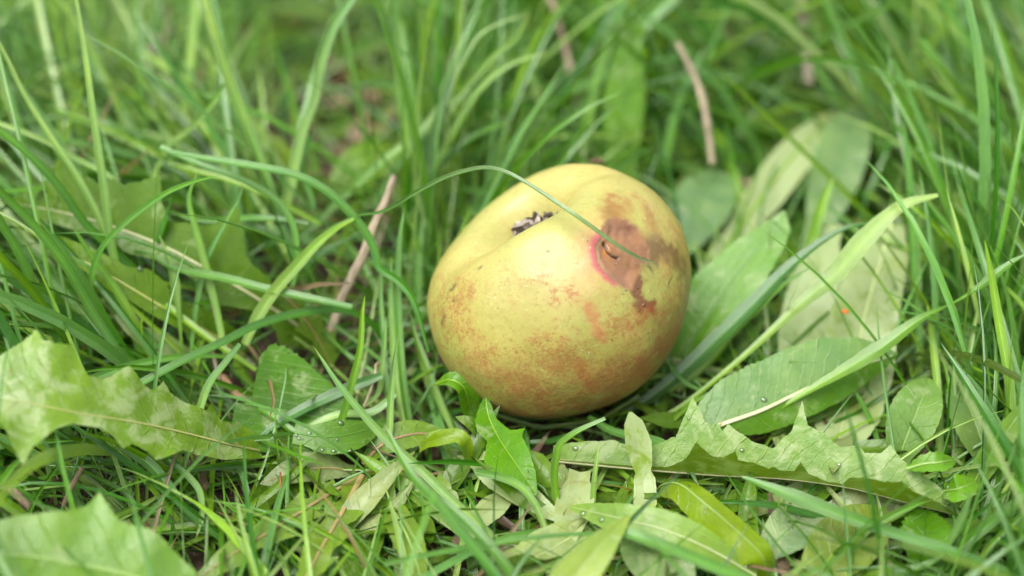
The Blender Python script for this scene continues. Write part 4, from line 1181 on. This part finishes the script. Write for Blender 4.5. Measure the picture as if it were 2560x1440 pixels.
    leaf("leaf", None, [(925, 1200, 4), (985, 1280, 8), (1030, 1370, 9), (1060, 1480, 8)], R=oval(40, .6, .3), L=oval(36, .6, .3), c=(0.16, 0.25, 0.06), rib=.03, ribc='p', foldR=10, foldL=10, wave=.4, **kw)
    leaf("leaf", None, [(908, 1160, 5), (960, 1110, 10), (1040, 1085, 11), (1130, 1092, 9)], R=oval(38, .5, .4), L=oval(40, .5, .4), c=(0.13, 0.22, 0.045), rib=.045, ribc=(0.26, 0.17, 0.08), foldR=6, foldL=10, wave=.3, **kw)


leaves()


# ------------------------------------------------------------------ dry stems, husks, scraps
def stem(name, label, pts, w, gy=None, dd=0.0, c=(0.34, 0.25, 0.16), prof=((0, .9), (.5, 1), (1, .8)), cat="dry stem", joints=(), n=40, seed=0, parent=None):
    P = spline(resolve(pts, gy, dd), n)
    T, N, S = frame(P, np.zeros(n), .5)
    px = np.mean((P - CAM) @ FWD) * K
    s = np.linspace(0, 1, n)
    r = 0.5 * w * px * np.interp(s, [a for a, b in prof], [b for a, b in prof])
    for j in joints:
        r = r * (1 + .28 * np.exp(-((s - j) / .018) ** 2))
    k = 10
    ang = np.linspace(0, 2 * math.pi, k, endpoint=False)
    rr_ = r[:, None] * (1 + .10 * np.sin(3 * ang + seed)[None] + .06 * np.sin(s * 40 + seed)[:, None])
    V = P[:, None] + S[:, None] * (np.cos(ang)[None] * rr_)[..., None] + N[:, None] * (np.sin(ang)[None] * rr_)[..., None]
    a = (np.arange(n - 1)[:, None] * k + np.arange(k)[None]).ravel()
    b = (np.arange(n - 1)[:, None] * k + (np.arange(k)[None] + 1) % k).ravel()
    F = np.stack([a, b, b + k, a + k], 1)
    V = V.reshape(-1, 3)
    # end caps as a closing ring
    for e, idx in ((0, 0), (1, n - 1)):
        cidx = len(V)
        V = np.vstack([V, P[idx] + T[idx] * (r[idx] * (.3 if e else -.3))])
        ring = idx * k + np.arange(k)
        nx = idx * k + (np.arange(k) + 1) % k
        F = np.vstack([F, np.stack([ring, nx, np.full(k, cidx), np.full(k, cidx)], 1) if e else np.stack([nx, ring, np.full(k, cidx), np.full(k, cidx)], 1)])
    C = np.repeat(np.array(c)[None], len(V), 0) * (0.85 + 0.3 * np.concatenate([np.repeat(np.sin(s * 11 + seed) * .5 + .5, k), [0, 0]]))[:, None]
    C[-1] *= .25
    C[(n - 1) * k:n * k] *= .5
    U = np.vstack([np.stack([np.repeat(s * n, k), np.tile(ang, n)], 1), [[0, 0], [0, 0]]])
    o0 = P[0].copy()
    tri = F[F[:, 2] == F[:, 3]][:, :3]
    quad = F[F[:, 2] != F[:, 3]]
    q2 = np.vstack([quad[:, [0, 1, 2]], quad[:, [0, 2, 3]], tri])
    me = build_mesh(name, V - o0, q2, C, U, M_DRY)
    ob = link(name, me, label=label, cat=cat)
    ob.location = o0
    return ob


stem("dry_stick", "thin tan dry stick leaning in the grass left of the apple", [(822, 850), (852, 752), (880, 692), (906, 642), (932, 570), (964, 500), (985, 438)], 23, 1000, -2, (0.37, 0.305, 0.205), ((0, 1.05), (.6, .95), (.85, .8), (1, .62)), joints=(.42,), seed=1)
stem("dry_twig", "brown jointed dry stem standing blurred behind the apple", [(1780, 410), (1771, 335), (1757, 255), (1735, 190), (1692, 105)], 18, 660, 4, (0.36, 0.305, 0.195), joints=(.3, .55, .75), seed=2)
stem("dry_twig", "pale dry stem cut off by the top edge at right", [(2024, 210), (2016, 140), (2006, 60), (2000, -20)], 30, 480, 0, (0.36, 0.31, 0.22), seed=3)
stem("dry_twig", "thin pinkish dry stem slanting down from the top edge behind the apple", [(1450, 280), (1428, 180), (1404, 85), (1372, -20)], 15, 460, 0, (0.44, 0.32, 0.24), joints=(.4, .7), seed=4)
stem("dry_twig", "brown-pink dry stem lying blurred beside the jointed one", [(1600, 140, 6), (1690, 165, 10), (1800, 185, 9), (1900, 212, 6)], 22, c=(0.26, 0.17, 0.11), seed=5)
stem("dry_twig", "short pinkish stub of stem sticking up in the dark left thatch", [(625, 720), (612, 660), (596, 592)], 22, 830, 0, (0.36, 0.26, 0.19), seed=6)
stem("dry_twig", "blurred brown stem at the left edge low down", [(-20, 1195, 18), (40, 1235, 17), (80, 1275, 14)], 22, c=(0.27, 0.19, 0.13), seed=7)
stem("dry_twig", "small upright brown stem end above the blurred corner leaf", [(160, 1262, 16), (180, 1215, 22), (206, 1168, 26)], 13, c=(0.26, 0.18, 0.12), seed=8)
stem("seed_husk", "small reddish-brown husk lying below the dry stick", [(812, 868, 10), (818, 845, 12), (828, 812, 13)], 24, c=(0.27, 0.15, 0.085), prof=((0, .3), (.4, 1), (.8, .9), (1, .2)), cat="husk", seed=9, n=16)
stem("dry_twig", "reddish rootlet hanging by the dandelion crown", [(700, 1180, 14), (702, 1230, 10), (690, 1275, 8), (682, 1310, 6)], 7, c=(0.36, 0.15, 0.06), seed=10)
stem("dry_twig", "thick brown runner half hidden left of the rounded dark leaf", [(555, 940, 12), (590, 985, 13), (640, 1015, 12)], 20, c=(0.30, 0.19, 0.10), seed=11)
stem("dry_twig", "grey-mauve blurred twig slanting at the upper left", [(300, 225, 10), (350, 170, 22), (425, 75, 36)], 36, c=(0.24, 0.19, 0.17), seed=12)
stem("seed_husk", "tiny dark dried scrap on the ground behind the apple's top", [(1470, 404, None, 36), (1492, 402, None, 35), (1515, 408, None, 36)], 12, c=(0.14, 0.08, 0.05), prof=((0, .3), (.5, 1), (1, .3)), cat="scrap", seed=13, n=14)
stem("dry_twig", "straw-coloured thin curl by the clump left of the apple", [(910, 1018, 14), (925, 980, 18), (938, 935, 22), (940, 912, 23), (952, 906, 22)], 7, c=(0.45, 0.36, 0.22), seed=14)


def fleck():
    P = at_z(2112, 779, 0.0235)
    V, F = [], []
    k, r = 10, 0.0010
    for i in range(6):
        a = math.pi * i / 5 - math.pi / 2
        for j in range(k):
            b = 2 * math.pi * j / k
            V.append((r * 1.25 * math.cos(a) * math.cos(b) * (1 + .1 * math.sin(3 * b)), r * math.cos(a) * math.sin(b), r * .7 * math.sin(a)))
    for i in range(5):
        for j in range(k):
            F.append((i * k + j, i * k + (j + 1) % k, (i + 1) * k + (j + 1) % k, (i + 1) * k + j))
    V = np.array(V)
    me = build_mesh("seed", V, np.array(F), np.repeat(np.array([[0.75, 0.20, 0.03]]), len(V), 0), np.zeros((len(V), 2)), M_RIB)
    o = link("seed", me, label="tiny orange speck lying on the whitish crushed leaf", cat="seed")
    o.location = P


fleck()


# ------------------------------------------------------------------ the mass of grass
def flow(px, py):
    """Lean of the sward over the ground: direction angle (0 = +x, 90 = away), spread, tilt, length mm, from a few observed spots."""
    A = np.array([
        # px, py, dir, spread, tilt(0 up..1 flat), length
        [100, 1000, 175, 40, .70, 105], [500, 1000, 170, 55, .70, 95], [300, 700, 165, 55, .80, 110], [650, 700, 160, 90, .74, 90],
        [100, 300, 155, 90, .82, 90], [600, 250, 120, 130, .90, 65], [850, 300, 60, 140, .95, 55], [1100, 300, 60, 80, .45, 110], [1000, 700, 90, 60, .30, 95],
        [1250, 350, 70, 90, .45, 95], [1600, 250, 100, 100, .45, 100], [1750, 500, 120, 120, .7, 70], [2000, 200, 150, 60, .66, 95], [2350, 250, 145, 50, .62, 100],
        [2400, 600, 140, 50, .60, 85], [2450, 950, 100, 60, .45, 85], [2100, 900, 90, 120, .85, 50], [2450, 1350, 60, 70, .5, 80], [2100, 1350, 60, 150, .85, 45],
        [1700, 1100, 90, 170, .9, 40], [1500, 1250, 90, 180, .95, 36], [1250, 1250, 140, 170, .9, 40], [1000, 1350, 150, 60, .7, 60], [700, 1300, 150, 120, .8, 55], [300, 1300, 160, 60, .7, 80],
        [900, 950, 120, 120, .7, 60], [1400, 600, 90, 150, .8, 45]])
    w = 1.0 / (((px[:, None] - A[None, :, 0]) / 1.0) ** 2 + ((py[:, None] - A[None, :, 1]) / 0.8) ** 2 + 60 ** 2) ** 1.5
    w /= w.sum(1, keepdims=True)
    cx = (w * np.cos(np.radians(A[:, 2]))).sum(1)
    cy = (w * np.sin(np.radians(A[:, 2]))).sum(1)
    return np.arctan2(cy, cx), np.radians((w * A[:, 3]).sum(1)), (w * A[:, 4]).sum(1), (w * A[:, 5]).sum(1)


KEEP = [  # photo areas where a leaf, the fruit or open soil shows: loose blades must not stand before them
    (1040, 380, 1760, 1065, 0.0), (1640, 980, 2420, 1300, .16), (590, 870, 990, 1180, .2), (1080, 1060, 1640, 1440, .55), (0, 880, 600, 1130, .95), (60, 440, 560, 720, .75),
    (2030, 600, 2260, 1130, .15), (1740, 500, 1990, 900, .12), (1400, 1240, 1960, 1440, .45), (1900, 1240, 2350, 1440, .45), (480, 1180, 960, 1440, .5), (660, 130, 1000, 430, .10), (820, 430, 1000, 900, .5),
    (640, 780, 760, 900, .4), (1900, 270, 2150, 600, .25), (1640, 430, 1850, 640, .35), (0, 1240, 420, 1440, .2), (200, 560, 620, 880, .85)]


def loose_grass(name, label, N, xr, yr, segs, cols, wmin, wmax, seed, lenk=1.0, short=False, far=False):
    r = np.random.default_rng(seed)
    x = r.uniform(*xr, N)
    y = r.uniform(*yr, N)
    if far:
        keep = (np.abs(x) > 0.42) | (y > 0.62) | (y < -0.26)
        x, y = x[keep], y[keep]
    px, py, dep = project(np.stack([x, y, 0 * x], 1))
    bad = dep < 0.05
    px, py = np.where(bad, 1280, px), np.where(bad, 1600, py)
    pxc, pyc = np.clip(px, -300, 2860), np.clip(py, -100, 1700)
    # bare soil spots and the trodden patch behind
    dens = np.ones(len(x))
    for (bx, by, rx, ry, k) in ((850, 280, 190, 140, .86), (150, 130, 130, 60, .5), (905, 1270, 60, 60, .9), (700, 855, 70, 40, .9), (1480, 1245, 60, 40, .9), (1645, 1010, 30, 40, .9), (1330, 1080, 120, 50, .7), (60, 860, 70, 60, .5)):
        dens *= 1 - k * np.exp(-((px - bx) / rx) ** 2 - ((py - by) / ry) ** 2)
    clump = fbm(np.stack([x, y, 0 * x], 1), 28, 2, 40 + seed)
    dens *= np.clip(0.35 + 1.6 * (clump - .3), .15, 1)
    ok = (r.random(len(x)) < dens) & (np.hypot(x, y) > 0.030)
    x, y, px, py, pxc, pyc = x[ok], y[ok], px[ok], py[ok], pxc[ok], pyc[ok]
    n = len(x)
    ang, spr, tilt, ln = flow(pxc, pyc)
    ang = ang + spr * r.normal(0, .55, n)
    tilt = np.clip(tilt + r.normal(0, .16, n), .05, 1.05)
    ln = ln * 0.001 * lenk * np.exp(r.normal(0, .28, n))
    if short:
        tilt = np.clip(r.normal(.85, .18, n), .3, 1.15)
        ang = r.uniform(0, 2 * math.pi, n)
        ln = r.uniform(.02, .075, n)
    W = (wmin + (wmax - wmin) * r.random(n) ** 1.5) * np.clip(ln / .08, .6, 1.2)
    z0 = soil_height(x, y)
    s = np.linspace(0, 1, segs)
    droop = r.uniform(.1, .9, n) if not short else r.uniform(0, .5, n)
    dirx, diry = np.cos(ang), np.sin(ang)
    # elevation angle falls along the blade
    el0 = (1 - tilt) * (math.pi / 2) + r.uniform(0, .25, n)
    el = el0[:, None] - droop[:, None] * 1.5 * (s[None] ** 1.6)
    side = r.normal(0, .30, n)[:, None] * s[None] ** 1.5
    ca, sa = np.cos(ang[:, None] + side), np.sin(ang[:, None] + side)
    step = ln[:, None] / (segs - 1)
    dx, dy, dz = np.cos(el) * ca * step, np.cos(el) * sa * step, np.sin(el) * step
    P = np.stack([x[:, None] + np.cumsum(dx, 1) - dx, y[:, None] + np.cumsum(dy, 1) - dy, z0[:, None] + np.cumsum(dz, 1) - dz], -1)
    lift = r.uniform(-.002, .014, n)[:, None] * np.minimum(1, s * 4)[None]
    P[..., 2] = np.maximum(P[..., 2], z0[:, None] + lift)
    # blades give way round the fruit
    v = P - APPLE_C
    d_ = np.linalg.norm(v, axis=-1, keepdims=True)
    P = np.where(d_ < 0.0425, APPLE_C + v / np.maximum(d_, 1e-6) * 0.0425, P)
    if not far:
        qx, qy, qd = project(P.reshape(-1, 3))
        qx, qy, qd = qx.reshape(n, segs), qy.reshape(n, segs), qd.reshape(n, segs)
        pk = np.ones(n)
        for (a0, b0, a1, b1, k) in KEEP:
            inn = (qx > a0) & (qx < a1) & (qy > b0) & (qy < b1) & (P[..., 2] > (0.004 if k < .2 else .007))
            fr = inn.mean(1)
            pk *= np.where(fr > .08, k if k > 0 else np.where((qd < APPLE_D).any(1), 0.0, 1.0), 1)
        pk = np.where((W < .0017) & (pk > 0) & (qy.mean(1) > 430), .4 + .6 * pk, pk)                  # fine strands thread over the leaves
        # nothing right before the lens
        pk *= np.where((qd < 0.30).any(1), 0, 1)
        ok = r.random(n) < pk
        P, W, ln, ang = P[ok], W[ok], ln[ok], ang[ok]
        n = len(P)
    prof = np.interp(s, [a for a, b in TIP], [b for a, b in TIP])
    T = norm(np.gradient(P, axis=1))
    ref = norm(np.stack([r.normal(0, .5, n), r.normal(-.3, .5, n), np.ones(n)], 1))[:, None, :]
    Nn = norm(ref - T * (T * ref).sum(-1, keepdims=True))
    S = np.cross(T, Nn)
    tw = (r.normal(0, .5, n)[:, None] + r.normal(0, .8, n)[:, None] * s[None])[..., None]
    N2 = Nn * np.cos(tw) - S * np.sin(tw)
    S2 = S * np.cos(tw) + Nn * np.sin(tw)
    ts = np.concatenate([np.linspace(-1, 0, cols // 2), np.linspace(0, 1, cols // 2)])
    fold = r.uniform(.15, .65, n)[:, None, None, None]
    ww = (W[:, None] * prof[None] * .5)[:, :, None, None]
    V = P[:, :, None] + S2[:, :, None] * ts[None, None, :, None] * ww * np.cos(fold) + N2[:, :, None] * np.abs(ts)[None, None, :, None] * ww * np.sin(fold)
    pal = np.stack([G[k] for k in ('m', 'd', 'b', 'y', 'p', 'o')])
    pick = r.choice(6, n, p=[.30, .15, .24, .13, .15, .03])
    c = pal[pick] * np.exp(r.normal(0, .16, (n, 1)))
    dead = r.random(n) < (.15 if short else .02)
    if not short:
        dead &= ln < .05
    c[dead] = np.array([0.33, 0.24, 0.13]) * r.uniform(.5, 1.1, (dead.sum(), 1))
    c = c[:, None, :] * np.ones((1, segs, 1))
    k = np.clip(1 - s / .25, 0, 1)[None, :, None] * .5
    c = c * (1 - k) + np.array([0.26, 0.31, 0.12]) * k                         # pale sheath at the foot
    c = np.repeat(c[:, :, None, :], cols, 2).reshape(-1, 3)
    arc = ln[:, None] * s[None] * 1000 + r.uniform(0, 900, n)[:, None]
    U = np.stack([np.repeat(arc[:, :, None], cols, 2).ravel(), (ts[None, None] * (W[:, None] * prof[None] * 500)[:, :, None]).ravel()], 1)
    F = (np.arange(n)[:, None, None] * (segs * cols) + creased(segs, cols)[None]).reshape(-1, 4)
    me = build_mesh(name, V.reshape(-1, 3), F, c, U, M_GRASS)
    return link(name, me, label=label, cat="grass", kind="stuff")


loose_grass("grass", "dense tangled green meadow grass all around the apple", 52000, (-.46, .46), (-.26, .66), 9, 4, .0010, .0034, 5)
loose_grass("grass_thatch", "short matted grass and dead thatch lying close to the soil", 26000, (-.46, .46), (-.24, .66), 6, 4, .0010, .0034, 6, short=True)
loose_grass("grass_beyond", "meadow grass stretching away beyond the apple", 12000, (-2.2, 2.2), (-1.2, 3.2), 6, 4, .0022, .0050, 8, lenk=1.1, far=True)


def litter():
    """crushed scraps of leaf and dead bits strewn on the soil: too many and too small to pick apart"""
    r = np.random.default_rng(21)
    Vs, Fs, Cs, Us = [], [], [], []
    o = 0
    spots = [(1350, 1280, 330, 120, 36), (900, 1300, 300, 110, 24), (2000, 1300, 330, 110, 30), (900, 300, 220, 130, 60), (1900, 1050, 300, 160, 16), (2400, 1250, 180, 160, 20), (300, 1250, 260, 120, 14), (1280, 720, 1500, 800, 80)]
    for (cx, cy, sx, sy, n) in spots:
        for _ in range(n):
            px, py = cx + r.normal(0, .55) * sx, cy + r.normal(0, .55) * sy
            if py < 20:
                continue
            P = at_z(px, py, r.uniform(.000, .008))
            if np.hypot(P[0], P[1]) < .034:
                continue
            a = r.uniform(0, 2 * math.pi)
            back = py < 480
            ln, wd = (r.uniform(.004, .014), r.uniform(.002, .005)) if back else (r.uniform(.010, .030), r.uniform(.0010, .0034))
            T = np.array([math.cos(a), math.sin(a), r.normal(0, .25)])
            S = np.array([-math.sin(a), math.cos(a), r.normal(0, .3)])
            k, m = 7, 5
            s = np.linspace(-1, 1, k)
            t = np.linspace(-1, 1, m)
            prof = (1 - np.abs(s) ** 2.2) ** .5 * (1 + r.normal(0, .12, k))
            bend = r.normal(0, .35 if back else .12)
            V = P + T * (s[:, None, None] * ln) + S * (t[None, :, None] * wd * prof[:, None, None]) + np.array([0, 0, 1]) * ((bend * s[:, None] ** 2 * ln + .35 * wd * np.abs(t)[None] * r.choice([-1, 1]))[..., None] + r.normal(0, .0003, (k, m, 1)))
            V[..., 2] = np.maximum(V[..., 2], -.006)
            br = r.random()
            if br < (.45 if back else .12):
                c = (np.array([0.27, 0.21, 0.13]) if back else np.array([0.16, 0.11, 0.07])) * r.uniform(.4, 1.4)
                V = P + (V - P) * .6
            elif br < .35 and not back:
                c = np.array([0.25, 0.34, 0.12])
            else:
                c = (G['m'] * .4 + G['y'] * .6) * r.uniform(.6, 1.1)
            Vs.append(V.reshape(-1, 3))
            Fs.append(grid_faces(k, m, o))
            Cs.append(np.repeat(c[None], k * m, 0))
            Us.append(np.stack([np.repeat(s * ln * 1000 + r.uniform(0, 900), m), np.tile(t * wd * 1000, k)], 1))
            o += k * m
    me = build_mesh("leaf_litter", np.vstack(Vs), np.vstack(Fs), np.vstack(Cs), np.vstack(Us), M_LEAF)
    link("leaf_litter", me, label="crushed leaf scraps and dead bits strewn between the grass", cat="leaf litter", kind="stuff")


litter()


# ------------------------------------------------------------------ rain drops on leaves
def drop_mesh():
    V, F = [], []
    k, m = 10, 5
    for i in range(m):
        a = (math.pi / 2) * i / (m - 1)
        for j in range(k):
            b = 2 * math.pi * j / k
            V.append((math.cos(a) * math.cos(b), math.cos(a) * math.sin(b), .62 * math.sin(a)))
    for i in range(m - 1):
        for j in range(k):
            F.append((i * k + j, i * k + (j + 1) % k, (i + 1) * k + (j + 1) % k, (i + 1) * k + j))
    return np.array(V), np.array(F)


def drops():
    DV, DF = drop_mesh()
    r = np.random.default_rng(5)
    for ro, off, V, F, n in LEAF_DROPS:
        a = V[F]
        ctr = a.mean(1)
        nn = norm(np.cross(a[:, 2] - a[:, 0], a[:, 3] - a[:, 1]))
        nn = np.where(nn[:, 2:3] < 0, -nn, nn)
        area = np.linalg.norm(np.cross(a[:, 2] - a[:, 0], a[:, 3] - a[:, 1]), axis=1)
        idx = r.choice(len(F), n, p=area / area.sum())
        Vs, Fs, o = [], [], 0
        for i in idx:
            R = r.choice([.00018, .00028, .0004, .0007], p=[.45, .35, .15, .05]) * r.uniform(.8, 1.3)
            N = nn[i]
            t1 = norm(np.cross(N, [0.3, 1, 0.1]))
            t2 = np.cross(N, t1)
            Vs.append(ctr[i] + (DV[:, :1] * t1 * r.uniform(.8, 1.3) + DV[:, 1:2] * t2 + DV[:, 2:] * N) * R)
            Fs.append(DF + o)
            o += len(DV)
        me = build_mesh("water_droplets", np.vstack(Vs) - off, np.vstack(Fs), None, None, M_WATER)
        link("water_droplets", me, ro, kind="stuff")


drops()


def apple_drops():
    """a few beads of rain on and round the rot"""
    DV, DF = drop_mesh()
    cu, cv, dep = project(APPLE_W)
    off = np.array(APPLE_ROOT.location)
    Vs, Fs, o = [], [], 0
    for px, py, rad in ((1593, 719, .00042), (1609, 763, .00048), (1565, 724, .00038), (1525, 564, .0003), (1544, 637, .0003), (1541, 659, .00032), (1606, 657, .0003), (1575, 672, .00026), (1512, 556, .00028),
                        (1503, 940, .00032), (1530, 850, .00026), (1416, 858, .00026), (1245, 770, .00026), (1325, 880, .00024), (1622, 520, .00026), (1468, 992, .00026), (1556, 735, .0003), (1330, 610, .00024)):
        d = np.hypot(cu - px, cv - py) + (APPLE_F < 0.05) * 1e6
        P = APPLE_W[np.argmin(d)]
        N = norm(P - APPLE_C)
        t1 = norm(np.cross(N, [0.2, 0.1, 1]))
        t2 = np.cross(N, t1)
        Vs.append(P - off + (DV[:, :1] * t1 + DV[:, 1:2] * t2 + DV[:, 2:] * N) * rad)
        Fs.append(DF + o)
        o += len(DV)
    me = build_mesh("water_droplets", np.vstack(Vs), np.vstack(Fs), None, None, M_WATER)
    link("water_droplets", me, APPLE_ROOT, kind="stuff")


apple_drops()
